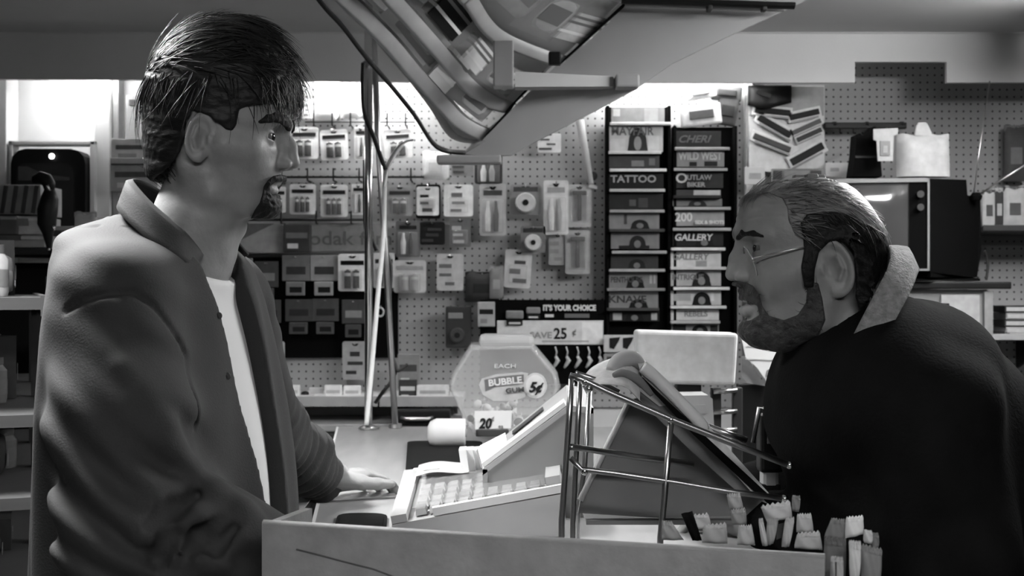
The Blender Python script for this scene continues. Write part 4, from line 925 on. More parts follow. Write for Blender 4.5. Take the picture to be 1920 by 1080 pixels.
carton((96, 424, 138, 472), 3.8, 20, 'grey carton below the monitor right corner')
pack((140, 398, 182, 476), 'bag', 'pale crumpled paper bag in front of the niche post, behind the clerk shoulder', 42, 34, Y=3.85, name='paper_bag', cat='bag')
t = thing('shelf_board', 'dark shelf board carrying the cartons at the far left', 'shelf', P(60, 474, 3.8))
a = rect(-60, 466, 190, 478, 3.64); MB().box(((a[0]+a[1])/2, 3.85, (a[2]+a[3])/2), (a[1]-a[0], .42, a[3]-a[2]), bev=.003).build('board', 'black', t)
MB().box(((a[0]+a[1])/2, 3.9, (a[2]-.02)/2), (a[1]-a[0]-.02, .3, a[2]-.02), bev=.004).build('cabinet', 'matte', t)
MB().box(((a[0]+a[1])/2, 3.745, (a[2]-.02)/2+.1), (.012, .008, a[2]-.3)).build('door_gap', 'darkgrey', t)
# small folded black umbrella standing upright with its hooked handle up
t = thing('umbrella', 'small folded black umbrella with a hooked handle in front of the dark monitor', 'umbrella', P(90, 470, 3.6))
Yu = 3.6
MB().tube([P(92, 466, Yu), P(90, 440, Yu), P(88, 420, Yu), P(89, 395, Yu), P(93, 372, Yu), P(93, 356, Yu)], [.006, .014, .026, .028, .024, .015], 14).build('canopy', 'black', t, True)
MB().tube([P(93, 358, Yu), P(92, 345, Yu), P(86, 336, Yu), P(77, 333, Yu), P(66, 337, Yu), P(62, 343, Yu)], [.014, .018, .019, .018, .014, .006], 12).build('handle', 'black', t, True)
MB().tube([P(96, 351, Yu), P(90, 353, Yu)], .0175, 12).build('band', 'chrome', t, True)
MB().tube([P(100, 424, Yu-.02), P(102, 432, Yu-.02)], .004, 6).build('snap', 'chrome', t, True)
MB().tube([P(92, 464, Yu), P(92, 470, Yu)], .004, 8).build('tip', 'steel', t, True)
# things between the trims and the clerk head
t, *_ = sign((236, 178, 258, 260), 4.44, M['carton'], 'narrow brown tall card on the bright wall behind the clerk', 'tall_card', 'card', .012)
MB().box(P(247, 192, 4.438), (.02, .002, .02)).build('print_block', grey(12), t)
for i, (r, tn, l) in enumerate([((214, 262, 300, 302), 46, 'pale patterned box behind the clerk neck, upper of two'), ((212, 308, 300, 360), 34, 'grey patterned box behind the clerk collar, lower of two')]):
    pack(r, 'box', l, tn, 12, Y=4.40, name='patterned_box', group='patterned boxes behind the clerk')
plank(208, 300, 304, 4.36, 'thin shelf between two patterned boxes behind the clerk')
# slanting wooden shelf unit at the left edge
dr = Vector((-.36, .93, 0)).normalized(); nr = Vector((dr.y, -dr.x, 0))
t = su = thing('shelf_unit', 'dark wooden shelf unit of small goods at the left edge, behind the clerk', 'shelf', (-1.05, 2.4, 0))
o = P(72, 0, 2.55); o.z = 0
def SU(a, e, z): q = o+dr*a-nr*e; return Vector((q.x, q.y, z))
Ls = .95
for z, m in ((zpx(577, 2.55), 'wood'), (zpx(588, 2.55)-.2, 'wood'), (ZC-.40, 'wood'), (ZC-.56, 'wood'), (.3, 'wood')):
    MB().prism([SU(-.25, 0, z), SU(Ls, 0, z), SU(Ls, .3, z), SU(-.25, .3, z)], (0, 0, .022)).build('shelf', m, t)
    MB().prism([SU(-.25, -.012, z-.012), SU(Ls, -.012, z-.012), SU(Ls, 0, z-.012), SU(-.25, 0, z-.012)], (0, 0, .038)).build('shelf_edge', m, t)
MB().prism([SU(-.25, .3, 0), SU(Ls, .3, 0), SU(Ls, .31, 0), SU(-.25, .31, 0)], (0, 0, 1.50)).build('back', 'matte', t)
for a in (.16, .62): MB().prism([SU(a, -.014, 0), SU(a+.035, -.014, 0), SU(a+.035, .012, 0), SU(a, .012, 0)], (0, 0, zpx(577, 2.55))).build('post', 'wood', t)
# goods on that unit
levels = [zpx(577, 2.55)+.022, zpx(588, 2.55)-.178, ZC-.378, ZC-.538]
word = ['top', 'second', 'third', 'fourth']
posn = ['nearest the clerk', 'second from the clerk', 'third from the clerk', 'fourth from the clerk', 'farthest left']
rnd = random.Random(3)
for li, z in enumerate(levels):
    for k in range(5):
        a = .0+k*.15+rnd.random()*.03; hh = (.06+.07*rnd.random())*(1 if li < 3 else .8); ww = .09+.03*rnd.random(); tn = rnd.choice([2, 4, 6, 10, 14]); kind = rnd.choice(['box', 'pouch', 'box', 'jar'])
        c = SU(a, .07+.03*rnd.random(), z)
        if kind == 'jar':
            t = thing('jar', '%s jar on the %s shelf of the left unit, %s' % ('pale' if tn > 8 else 'dark', word[li], posn[k]), 'jar', c, 'goods on the left shelf unit')
            MB().lathe([(.032, .001), (.034, .01), (.034, hh*.75), (.024, hh*.9)], c, 14).build('body', grey(tn, .3), t, 'auto'); MB().lathe([(.027, hh*.88), (.027, hh*1.05)], c, 14).build('lid', grey(12 if tn < 9 else 6), t, 'auto')
            MB().lathe([(.0346, hh*.2), (.0346, hh*.55)], c, 14).build('label', grey(11), t, 'auto')
        else:
            t = thing('small_box' if kind == 'box' else 'pouch', '%s %s on the %s shelf of the left unit, %s' % ('pale' if tn > 8 else 'dark', 'box' if kind == 'box' else 'pouch', word[li], posn[k]), 'box' if kind == 'box' else 'pouch', c, 'goods on the left shelf unit')
            q = lambda u, e, zz: c+dr*(u*ww)-nr*e+Vector((0, 0, zz))
            if kind == 'box':
                MB().prism([q(-.5, -.03, .001), q(.5, -.03, .001), q(.5, .05, .001), q(-.5, .05, .001)], (0, 0, hh)).build('carton', grey(tn), t)
            else:
                MB().grid(lambda u, v: q(u-.5, -.03*(max(0, 1-(2*u-1)**4)*max(0, 1-(2*v-1)**4))**.5, .001+hh*v), 8, 6).grid(lambda u, v: q(u-.5, .03*(max(0, 1-(2*u-1)**4)*max(0, 1-(2*v-1)**4))**.5, .001+hh*v), 8, 6).build('pouch', grey(tn, .25), t, True)
            MB().prism([q(-.3, -.032, hh*.3), q(.3, -.032, hh*.3), q(.3, -.032, hh*.55), q(-.3, -.032, hh*.55)], -nr*-.001).build('label', grey(14 if tn < 9 else 5), t)

# ------------------------------------------------------------------ cash register (clerk side at the left)
t = reg = thing('cash_register', 'pale cash register with a covered keyboard sloping up to a printer wedge', 'cash register', (0.0, 2.2, ZT))
Yn, Yf = 1.95, 2.44
kn0, kn1 = P(735, 984, Yn), P(1060, 925, Yn); kf0, kf1 = P(760, 894, Yf), P(1060, 866, Yf)
zb = ZT+.001
# body under the keyboard
q = [kn0, kn1, kf1, kf0]
low = [Vector((p.x, p.y, zb)) for p in q]
for p, r_ in zip(low, q): r_.z = max(r_.z, zb+.012)
body = MB().add(q+low, [(0, 1, 2, 3), (7, 6, 5, 4), (0, 4, 5, 1), (1, 5, 6, 2), (2, 6, 7, 3), (3, 7, 4, 0)]).build('keyboard_base', 'reg', t)
def K(u, v, e=0.0):            # keyboard plane: u along the slope, v from near to far
    p = (kn0*(1-u)+kn1*u)*(1-v)+(kf0*(1-u)+kf1*u)*v
    n = (kn1-kn0).cross(kf0-kn0).normalized(); return p+n*e
nr_ = MB()
MB().prism([K(.24, .0, .002), K(.985, .0, .002), K(.985, .035, .002), K(.24, .035, .002)], K(0, 0, .012)-K(0, 0, 0)).build('near_rim', 'trim', t)
MB().prism([K(.06, .955, .001), K(.985, .955, .001), K(.985, 1.0, .001), K(.06, 1.0, .001)], K(0, 0, .014)-K(0, 0, 0)).build('far_rim', 'trim', t)
MB().prism([K(.0, .0, .001), K(.09, .0, .001), K(.09, 1, .001), K(.0, 1, .001)], K(0, 0, .012)-K(0, 0, 0)).build('front_lip', 'reg', t)
MB().prism([K(.90, .04, .001), K(.985, .04, .001), K(.985, .95, .001), K(.90, .95, .001)], K(0, 0, .026)-K(0, 0, 0)).build('rear_panel', 'key', t)
ku, kv = 9, 6
for i in range(ku):
    for j in range(kv):
        u0 = .13+i*.083; v0 = .07+j*.145; tn = 'key' if (i+j*2) % 5 else 'bezel'
        if i < 4 and j > 3: continue                       # paper slip lies here
        a, b = u0+.066, v0+.115
        top = [K(u0+.006, v0+.012, .010), K(a-.006, v0+.012, .010), K(a-.006, b-.012, .010), K(u0+.006, b-.012, .010)]
        bot = [K(u0, v0, .001), K(a, v0, .001), K(a, b, .001), K(u0, b, .001)]
        MB().add(top+bot, [(0, 1, 2, 3), (7, 6, 5, 4), (0, 4, 5, 1), (1, 5, 6, 2), (2, 6, 7, 3), (3, 7, 4, 0)]).build('key', tn, t)
MB().grid(lambda u, v: K(.12+u*.77, .05+v*.9, .0155+.0022*math.sin(u*68)*math.sin(v*37)), 36, 24).build('clear_cover', clear('key_cover_film', .45, .38, .15), t, True)
# printer wedge behind the keys
wn0, wn1 = P(905, 880, 2.12), P(1066, 760, 2.12); wf0, wf1 = P(905, 851, Yf), P(1062, 722, Yf)
xr = .135
w = [wn0, wn1, Vector((xr, 2.12, wn1.z-.004)), Vector((xr, Yf, wf1.z-.004)), wf1, wf0]
side_n = [wn0, wn1, Vector((xr, 2.12, wn1.z-.004)), Vector((xr, 2.12, zb)), Vector((wn0.x, 2.12, zb))]
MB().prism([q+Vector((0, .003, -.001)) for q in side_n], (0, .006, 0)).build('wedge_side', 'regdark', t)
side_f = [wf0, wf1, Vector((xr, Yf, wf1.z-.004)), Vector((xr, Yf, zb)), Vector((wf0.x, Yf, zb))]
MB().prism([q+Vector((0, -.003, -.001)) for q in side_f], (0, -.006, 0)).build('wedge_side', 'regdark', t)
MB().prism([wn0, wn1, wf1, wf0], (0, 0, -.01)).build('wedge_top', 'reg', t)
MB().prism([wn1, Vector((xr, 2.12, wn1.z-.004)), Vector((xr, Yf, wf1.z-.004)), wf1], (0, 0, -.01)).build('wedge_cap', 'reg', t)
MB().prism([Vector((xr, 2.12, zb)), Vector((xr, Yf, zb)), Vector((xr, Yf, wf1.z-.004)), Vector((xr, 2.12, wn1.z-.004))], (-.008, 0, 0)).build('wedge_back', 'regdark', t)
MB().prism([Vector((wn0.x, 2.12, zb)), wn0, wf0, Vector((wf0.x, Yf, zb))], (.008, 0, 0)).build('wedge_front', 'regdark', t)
W = lambda u, v, e=0: (wn0*(1-u)+wn1*u)*(1-v)+(wf0*(1-u)+wf1*u)*v+Vector((-.6, 0, .8))*e
MB().prism([W(.36, .62, .001), W(.72, .62, .001), W(.72, .80, .001), W(.36, .80, .001)], Vector((-.6, 0, .8))*.0015).build('paper_slot', 'darkgrey', t)
MB().prism([W(.02, .02, .001), W(.98, .02, .001), W(.98, .2, .001), W(.02, .2, .001)], Vector((-.6, 0, .8))*.007).build('wedge_edge', 'trim', t)
MB().lathe([(.006, 0), (.006, .012)], W(.1, .85), 10).build('latch', 'black', t, 'auto')
# cards and slips on the register
t = thing('receipt_slip', 'white receipt slip lying over the far left keys of the register', 'receipt', K(.18, .8, .022))
MB().grid(lambda u, v: K(.10+.32*u, .66+.30*v, .022+.004*math.sin(5*u)), 10, 2, (0, 0, .0008)).build('paper', 'paper', t, True)
MB().prism([K(.14, .72, .0275), K(.24, .72, .0275), K(.24, .76, .0275), K(.14, .76, .0275)], (0, 0, .0004)).build('print_line', grey(50), t)
t = thing('card_stack', 'small stack of white cards standing at the foot of the register wedge', 'card stack', P(880, 888, 2.3))
for k in range(3):
    MB().prism([P(x+k*13, y, 2.3+.01*k) for x, y in [(860, 844), (873, 843), (880, 887), (866, 888)]], (0, .05, 0)).build('card', 'white' if k != 1 else 'paper', t)
t = thing('leaning_card', 'white blank card leaning on the printer wedge of the register', 'card', P(920, 870, 2.2))
MB().prism([P(896, 842, 2.2), P(943, 818, 2.2), P(947, 843, 2.16), P(905, 875, 2.16)], (.004, .004, .006)).build('card', 'white', t)
MB().prism([P(893, 846, 2.215), P(899, 843, 2.215), P(908, 876, 2.175), P(902, 878, 2.175)], (.002, .004, .004)).build('edge', 'inkmid', t)

# ------------------------------------------------------------------ customer display: white box on a post
Yd = 2.62
t = thing('price_display', 'white blank display box on a dark post facing away behind the wire rack', 'display', (P(1290, 0, Yd).x, Yd, ZT))
q = [P(1193, 619, Yd), P(1385, 625, Yd-.03), P(1379, 724, Yd-.03), P(1198, 719, Yd)]
bm_ = MB().prism(q, (0, .07, 0)); bo = bm_.build('housing', grey(58), t)
bv = bo.modifiers.new('bevel', 'BEVEL'); bv.width = .008; bv.segments = 3
MB().box(P(1290, 726, Yd+.03), (.05, .04, .02), bev=.003).build('neck', 'darkgrey', t)
MB().box((P(1290, 0, Yd).x, Yd+.04, (P(0, 735, Yd).z+ZT)/2), (.03, .03, P(0, 735, Yd).z-ZT), bev=.004).build('post', 'darkgrey', t)
MB().box((P(1290, 0, Yd).x, Yd+.04, ZT+.008), (.14, .12, .014), bev=.004).build('foot', 'darkgrey', t)
t = thing('card_terminal', 'pale rounded terminal standing below the white display box', 'terminal', P(1310, 830, 2.5))
q = [P(1268, 742, 2.5), P(1328, 741, 2.5), P(1336, 748, 2.5), P(1342, 850, 2.5), P(1268, 850, 2.5)]
MB().prism(q, (0, .09, 0)).build('body', 'reg', t)
MB().prism([P(1280, 760, 2.498), P(1322, 759, 2.498), P(1325, 775, 2.498), P(1281, 776, 2.498)], (0, .003, 0)).build('face', 'key', t)
zz = P(0, 850, 2.5).z
if zz > ZT: MB().box(((P(1305, 0, 2.5).x), 2.55, (zz+ZT)/2), (.05, .06, zz-ZT), bev=.003).build('foot', 'darkgrey', t)
t = thing('wire_shelf', 'dark metal shelf frame standing behind the terminal', 'shelf', P(1362, 860, 2.75))
for py in (733, 772, 806): MB().tube([P(1338, py+2, 2.75), P(1382, py-1, 2.75)], .005, 8).build('rung', 'steel', t, True)
for px in (1342, 1382): MB().box((P(px, 0, 2.76).x, 2.76, (P(0, 726, 2.76).z+(ZT if px < 1350 else 0))/2), (.022, .016, P(0, 726, 2.76).z-(ZT if px < 1350 else 0)), bev=.003).build('post', 'darkgrey', t)
# white flyers and dark parcel seen under the customer chin
t = thing('flyer', 'white folded flyer below the customer beard', 'flyer', P(1430, 690, 3.0))
MB().prism([P(x, y, 3.0) for x, y in [(1390, 632), (1412, 640), (1440, 652), (1468, 668), (1462, 690), (1442, 722), (1420, 690), (1398, 670)]], (0, .004, 0)).build('page', 'white', t)
for a, b, c in ((1400, 1455, 648), (1398, 1458, 672)): MB().prism([P(a, c, 2.998), P(b, c+2, 2.998), P(b, c+4, 2.998), P(a, c+2, 2.998)], (0, .001, 0)).build('print_line', grey(46), t)
MB().prism([P(x, y, 2.998) for x, y in [(1438, 694), (1450, 690), (1446, 712), (1436, 706)]], (0, .001, 0)).build('print_block', grey(20), t)
MB().prism([P(x, y, 3.02) for x, y in [(1390, 668), (1400, 668), (1436, 724), (1400, 718), (1390, 706)]], (0, .004, 0)).build('back_page', grey(30), t)
MB().box((P(1424, 0, 3.04).x, 3.05, P(0, 722, 3.0).z/2), (.10, .05, P(0, 722, 3.0).z), bev=.004).build('holder', 'black', t)
t = thing('sugar_dispenser', 'tall dark dispenser with a pale spout foot standing in the wire hoop', 'dispenser', P(1440, 920, 2.0))
MB().box(P(1443, 830, 2.0), (.036, .04, .09), bev=.006).build('body', 'black', t)
MB().box(P(1442, 885, 2.0), (.026, .03, .05), bev=.006).build('foot', 'carton', t)
MB().tube([P(1442, 816, 1.976), P(1442, 832, 1.976)], .003, 6).build('mark', 'darkgrey', t)
MB().box((P(1442, 0, 2.0).x, 2.0, (P(0, 905, 2.0).z+ZT)/2), (.03, .03, max(.004, P(0, 905, 2.0).z-ZT)), bev=.002).build('base', 'black', t)

# ------------------------------------------------------------------ plastic gum jar with 5 cent label
Yj = 3.2
t = jar = thing('candy_jar', 'large clear octagonal jar with a 5 cent gum label behind the register', 'jar', P(945, 818, Yj))
outl = [(880, 648), (1000, 646), (1046, 700), (1052, 728), (1010, 812), (890, 818), (868, 790), (840, 724), (846, 702)]
zj = ZT+.002
fj = [P(x, y, Yj-.09) for x, y in outl]; fj = [Vector((p.x, p.y, max(p.z, zj))) for p in fj]
c = sum(fj, Vector())/len(fj)
front = [c+(p-c)*.93 for p in fj]; bk = [p+Vector((0, .2, 0)) for p in fj]
front = [Vector((p.x, p.y, max(p.z, zj))) for p in front]
n = len(fj); mid = [p+Vector((0, .03, 0)) for p in fj]
MB().add(front+mid+bk, [tuple(range(n)), tuple(range(2*n, 3*n))[::-1]]+[(a*n+i, a*n+(i+1) % n, (a+1)*n+(i+1) % n, (a+1)*n+i) for a in (0, 1) for i in range(n)]).build('body', 'jar', t)
yl = front[0].y
MB().box(P(950, 638, Yj), (.135, .14, .03), bev=.012).build('lid', clear('jar_lid_plastic', .5, .6, .3), t)
for k in range(n): MB().tube([front[k]+Vector((0, -.001, 0)), front[(k+1) % n]+Vector((0, -.001, 0))], .004, 6).build('edge_rib', 'blister', t, True)
def disc(cx, cy, rx, ry, e, m, name, par, k=24):
    return MB().prism([P(cx+rx*math.cos(a), cy+ry*math.sin(a), yl-e) for a in np.linspace(0, 2*PI, k, endpoint=False)], (0, .0012, 0)).build(name, m, par)
lb = MB().prism([P(x, y, yl-.002) for x, y in [(905, 740), (898, 722), (903, 710), (930, 702), (978, 698), (990, 700), (985, 745), (960, 752), (925, 752)]], (0, .0015, 0)).build('label', grey(42), t)
disc(1004, 723, 22, 24, .0035, grey(48), 'price_spot', t); disc(1004, 723, 18, 20, .005, grey(60), 'price_disc', t)
MB().prism([P(x, y, yl-.0035) for x, y in [(908, 712), (935, 706), (982, 702), (982, 716), (935, 722), (910, 734)]], (0, .001, 0)).build('label_band', grey(14), t)
text('BUBBLE', .022, P(916, 724, yl-.0058), grey(60), t, sx=1.1, rot=(PI/2, -.1, 0), bold=.0008); text('GUM', .016, P(948, 737, yl-.0048), grey(12), t, sx=1.3, rot=(PI/2, -.08, 0), bold=.0006)
text('5¢', .034, P(991, 735, yl-.0075), 'ink', t, sx=.95, shear=.3, bold=.0012)
text('EACH', .014, P(926, 690, yl-.003), grey(60), t, sx=1.5)
tg = thing('price_tag', 'white price tag reading 20 cents on the front of the clear jar', 'tag', P(922, 806, yl-.01))
a = [P(890, 771, yl-.008), P(960, 770, yl-.008), P(958, 803, yl-.008), P(891, 805, yl-.008)]
MB().prism(a, (0, .003, 0)).build('card', 'white', tg)
text('20', .034, P(898, 803, yl-.0095), 'ink', tg, shear=.2, sx=.85, bold=.0014); text('¢', .018, P(921, 789, yl-.0095), 'inkmid', tg); text('ea', .014, P(934, 803, yl-.0095), 'inkmid', tg)
MB().box(P(923, 812, yl-.004), (.08, .008, .016), bev=.002).build('clip', 'darkgrey', tg)
rnd = random.Random(5)
for i in range(26):            # wrapped gum pieces heaped in the jar
    px = 872+rnd.random()*128; py = 802-rnd.random()*(46 if abs(px-940) < 45 else 24); p = P(px, py, Yj-.04+rnd.random()*.11)
    g = thing('gum_piece', 'wrapped gum piece in the clear jar', 'gum', p, 'gum pieces in the clear jar')
    MB().ell(p, (.013, .010, .009), 10, rot=(rnd.random(), rnd.random(), rnd.random()*3)).build('gum', grey(rnd.choice([20, 34, 55, 8])), g, True)
    a = rnd.random()*3; dx = Vector((math.cos(a), .3*math.sin(a), .6*math.sin(a)))
    for s_ in (-1, 1): MB().prism([p+dx*s_*.009, p+dx*s_*.02+Vector((0, .004, .007)), p+dx*s_*.02+Vector((0, -.004, -.007))], (0, .001, .001)).build('wrapper_twist', grey(60), g)
t = thing('paper_roll', 'white paper roll lying left of the clear jar', 'roll', P(836, 818, 3.15))
c = P(838, 803, 3.05); rr = .034; c.z = ZT+rr+.001
MB().lathe([(rr*.45, -.046), (rr*.8, -.040), (rr, -.026), (rr, .040), (rr*.97, .044)], c, 26, 'X').build('roll', 'paper', t, True)
MB().lathe([(.010, .043), (.010, .047)], c, 14, 'X').build('core', 'carton', t, 'auto')
MB().prism([c+Vector((-.02, -.0, -rr)), c+Vector((-.02, -.06, -rr)), c+Vector((.04, -.06, -rr)), c+Vector((.04, .0, -rr))], (0, 0, .001)).build('loose_end', 'paper', t)

# ------------------------------------------------------------------ wire newspaper rack with folded papers
Y1, Y2 = 1.62, 1.86
t = rack2 = thing('wire_rack', 'chrome wire newspaper rack standing on the counter in front of the register', 'rack', P(1160, 985, 1.7))
def wire(pts, r=.0035, name='wire', m='wire'):
    return MB().tube([P(a, b, y) for a, b, y in pts], r, 8).build(name, m, t, True)
zf = lambda y: 540+.376*F/y
wire([(1072, 708, Y1), (1066, 800, Y1), (1053, 975, Y1), (1052, zf(Y1), Y1)], .0040, 'post')
wire([(1088, 712, Y1+.03), (1083, 800, Y1+.03), (1074, 980, Y1+.03), (1073, zf(Y1+.03), Y1+.03)], .0036, 'post')
wire([(1106, 728, Y2), (1096, 880, Y2), (1083, 960, Y2), (1083, zf(Y2), Y2)], .004, 'post')
wire([(1258, 788, Y1), (1246, 930, Y1), (1238, 1008, Y1), (1236, zf(Y1), Y1)], .0040, 'post')
wire([(1068, 704, Y1), (1092, 712, Y1), (1140, 735, Y1), (1258, 786, Y1), (1370, 830, Y1), (1482, 873, Y1)], .0044, 'top_rail')
wire([(1080, 700, Y1+.05), (1116, 712, Y1+.06), (1160, 736, Y1+.06)], .004, 'top_rail')
wire([(1328, 800, Y2), (1400, 826, Y2)], .005, 'top_rail')
wire([(1070, 838, Y1), (1100, 842, Y1+.05), (1190, 856, Y1+.07), (1300, 870, Y1+.08)], .0042, 'middle_rail')
wire([(1070, 858, Y1), (1090, 880, Y1), (1150, 887, Y1), (1258, 903, Y1), (1370, 922, Y1), (1472, 935, Y1)], .0038, 'lower_rail')
wire([(1232, 930, Y2), (1330, 926, Y2), (1390, 922, Y2)], .0035, 'lower_rail')
wire([(1083, 958, Y2), (1200, 962, Y2), (1350, 962, Y2)], .0035, 'bottom_rail')
wire([(1184, 765, Y2), (1182, 850, Y2), (1176, 955, Y2)], .0042, 'post')
wire([(1284, 820, Y2), (1280, 870, Y2), (1270, 955, Y2)], .0042, 'post')
wire([(1412, 830, Y2), (1424, 764, Y2), (1436, 766, Y2), (1476, 786, Y2), (1474, 800, Y2), (1466, 870, Y2)], .0036, 'end_hoop')
for a, b, y in ((1096, 884, Y1), (1480, 872, Y1), (1471, 935, Y1), (1258, 787, Y1), (1104, 729, Y1), (1474, 790, Y2), (1096, 716, Y1)):
    MB().ell(P(a, b, y), (.0052, .0052, .0052), 8).build('end_ball', 'chrome', t, True)
# grey cardboard holder inside the rack
t = thing('card_holder', 'grey cardboard newspaper holder with a pale edge inside the wire rack', 'holder', P(1230, 965, 1.75))
Yh = 1.78
hold = [(1084, 962), (1090, 930), (1178, 752), (1216, 740), (1300, 800), (1440, 930), (1400, 966), (1250, 972)]
MB().prism([P(x, y, Yh) for x, y in hold], (0, .012, 0)).build('side_panel', 'board', t)
MB().tube([P(1088, 938, Yh-.003), P(1180, 752, Yh-.003)], .0045, 6).build('pale_edge', 'lip', t, True)
MB().prism([P(x, y, Yh+.08) for x, y in [(1106, 962), (1196, 748), (1300, 800), (1440, 930), (1400, 960)]], (0, .010, 0)).build('far_panel', 'board', t)
MB().box(P(1240, 968, Yh+.045), (.22, .1, .006)).build('floor', 'board', t)
zz = P(0, 972, Yh).z
# newspapers
t = thing('newspaper', 'folded newspaper with a pale spine leaning in the wire rack', 'newspaper', P(1430, 925, 1.75))
sp = [(1196, 682), (1216, 680), (1238, 700), (1330, 800), (1442, 925), (1416, 930), (1310, 812), (1205, 708)]
MB().prism([P(x, y, 1.70) for x, y in sp], (0, .16, 0)).build('pages', 'news', t)
MB().tube(dense([P(1204, 688, 1.692), P(1230, 708, 1.692), P(1280, 758, 1.692), P(1326, 806, 1.694)], 5), [.0075, .0078]+[.0082]*12+[.007, .004], 14).build('pale_spine', 'paper', t, True)
MB().prism([P(x, y, 1.697) for x, y in [(1205, 707), (1310, 806), (1442, 928), (1425, 932), (1300, 815), (1206, 716)]], (0, .003, 0)).build('dark_fold', 'matte', t)
t = thing('newspaper', 'second folded newspaper, dark and sagging under the first one in the wire rack', 'newspaper', P(1400, 935, 1.76))
MB().prism([P(x, y, 1.72) for x, y in [(1178, 716), (1206, 716), (1300, 812), (1420, 925), (1440, 945), (1380, 920), (1290, 840), (1200, 750)]], (0, .14, 0)).build('pages', 'board', t)
MB().prism([P(x, y, 1.717) for x, y in [(1178, 716), (1206, 716), (1250, 760), (1236, 762)]], (0, .003, 0)).build('fold', 'news', t)
t = thing('rolled_paper', 'curled pale newspaper top drooping over the corner of the wire rack', 'newspaper', P(1150, 700, 1.72))
rowA = dense([P(1206, 696, 1.74), P(1176, 668, 1.745), P(1140, 676, 1.75), P(1108, 692, 1.75), P(1090, 716, 1.74)], 6)
rowB = dense([P(1200, 706, 1.69), P(1172, 684, 1.69), P(1138, 690, 1.69), P(1106, 704, 1.69), P(1092, 722, 1.69)], 6)
rowC = dense([P(1200, 752, 1.655), P(1176, 728, 1.65), P(1146, 722, 1.65), P(1120, 722, 1.655), P(1098, 726, 1.66)], 6)
nC = len(rowA)-1
def flapf(u, v):
    i = int(round(u*nC)); a, b, c = rowA[i], rowB[i], rowC[i]; return a*(1-v)**2+b*2*v*(1-v)+c*v*v
MB().grid(flapf, nC, 8, (0, .0, .0015)).build('page', 'news', t, True)
MB().tube(dense([P(1144, 696, 1.69), P(1160, 678, 1.70), P(1186, 672, 1.71), P(1206, 690, 1.72)], 6), [.003+.0085*math.sin(PI*(.12+.8*k/18)) for k in range(19)], 18).build('curl', 'carton', t, True)
MB().tube(dense([P(1150, 704, 1.665), P(1170, 700, 1.67), P(1196, 712, 1.67), P(1222, 740, 1.68)], 5), [.002+.004*math.sin(PI*(.1+.8*k/15)) for k in range(16)], 12).build('inner_fold', 'board', t, True)

# ------------------------------------------------------------------ near display tray with packets
b0, b1 = P(491, 982, 1.33), P(1546, 1047, 1.17)
zt0 = (b0.z+b1.z)/2; b0 = Vector((b0.x, 1.33, b0.z)); b1 = Vector((b1.x, 1.17, b1.z))
t = thing('packet_tray', 'grey scratched display tray across the front, its right end full of packets', 'tray', (.1, 1.3, ZT))
dn = (b1-b0); dn.z = 0; dn.normalize(); back = Vector((-dn.y, dn.x, 0))
if back.y < 0: back = -back
H = .0
zq = ZT+.002
fl = lambda p: Vector((p.x, p.y, zq))
MB().prism([b0, b1, fl(b1), fl(b0)], back*.012).build('front_board', 'front', t)
MB().tube([b0+back*.004, b1+back*.004], .004, 6).build('top_edge', 'front', t, True)
MB().prism([b0+back*.012, b0+back*.10, fl(b0+back*.10), fl(b0+back*.012)], dn*.01).build('left_end', 'front', t)
k1 = b1-dn*.006
bk0 = b0+back*.11-Vector((0, 0, .02)); bk1 = b1+back*.11-Vector((0, 0, .02))
MB().prism([bk0, bk1, fl(bk1), fl(bk0)], back*.008).build('back_board', 'board', t)
MB().prism([b0+back*.012-Vector((0, 0, .09)), b1+back*.012-Vector((0, 0, .09)), b1+back*.11-Vector((0, 0, .09)), b0+back*.11-Vector((0, 0, .09))], (0, 0, .006)).build('tray_floor', 'board', t)
# the long scratch: a thin groove line on the board face
g = [(556, 1030), (600, 1041), (660, 1057), (700, 1067), (740, 1082)]
def onface(px, py):            # meet the ray with the front board plane
    d_ = P(px, py, 1.0)-Vector((0, 0, ZC)); nn = Vector((back.x, back.y, 0)); s_ = nn.dot(b0-Vector((0, 0, ZC)))/nn.dot(d_); return Vector((0, 0, ZC))+d_*s_
MB().tube([onface(*q)-back*.0002 for q in g], .0009, 5).build('scratch', grey(10), t)
PG = 'packets in the front display tray'
def packet(pts, Y, m, label, d=.012, crimp=True, shade=None):
    q = [P(x, y, Y) for x, y in pts]; c = sum(q, Vector())/len(q); t = thing('packet', label, 'packet', (c.x, Y, min(p.z for p in q)), PG)
    tl, tr_, br, bl = q
    def side(sg):
        def f_(a, b):          # a across, b from the foot to the crimped top
            p = (bl*(1-a)+br*a)*(1-b)+(tl*(1-a)+tr_*a)*b; k = round(a*12)
            pr = (max(0, 1-(2*a-1)**4)*max(0, 1-abs(2*b-1)**5))**.5
            return p+Vector((0, d*.5+sg*d*.5*pr+.0012*math.sin(9*a+5*b), (.0022 if k % 2 else -.0006)*(b > .93)*crimp))
        return f_
    MB().grid(side(-1), 12, 9).grid(side(1), 12, 9).build('pouch', m, t, True)
    if crimp:
        MB().grid(lambda a, b: side(-1)(a, .86+.13*b)+Vector((0, -.0008-.0007*(round(a*12) % 2), 0)), 12, 2, (0, .0006, 0)).build('crimp', m, t)
    if shade: MB().prism([P(x, y, Y-.0012) for x, y in shade], (0, .001, 0)).build('print_block', grey(5), t)
    return t
packet([(1242, 980), (1262, 982), (1284, 1015), (1242, 1015)], 1.36, grey(24), 'grey slanted packet just right of the rack post')
packet([(1278, 965), (1300, 960), (1318, 1016), (1300, 1016)], 1.34, 'matte', 'dark slanted packet between two pale ones in the front tray', crimp=False)
packet([(1288, 970), (1330, 966), (1336, 990), (1296, 998)], 1.37, grey(36), 'pale square packet tilted left in the front tray')
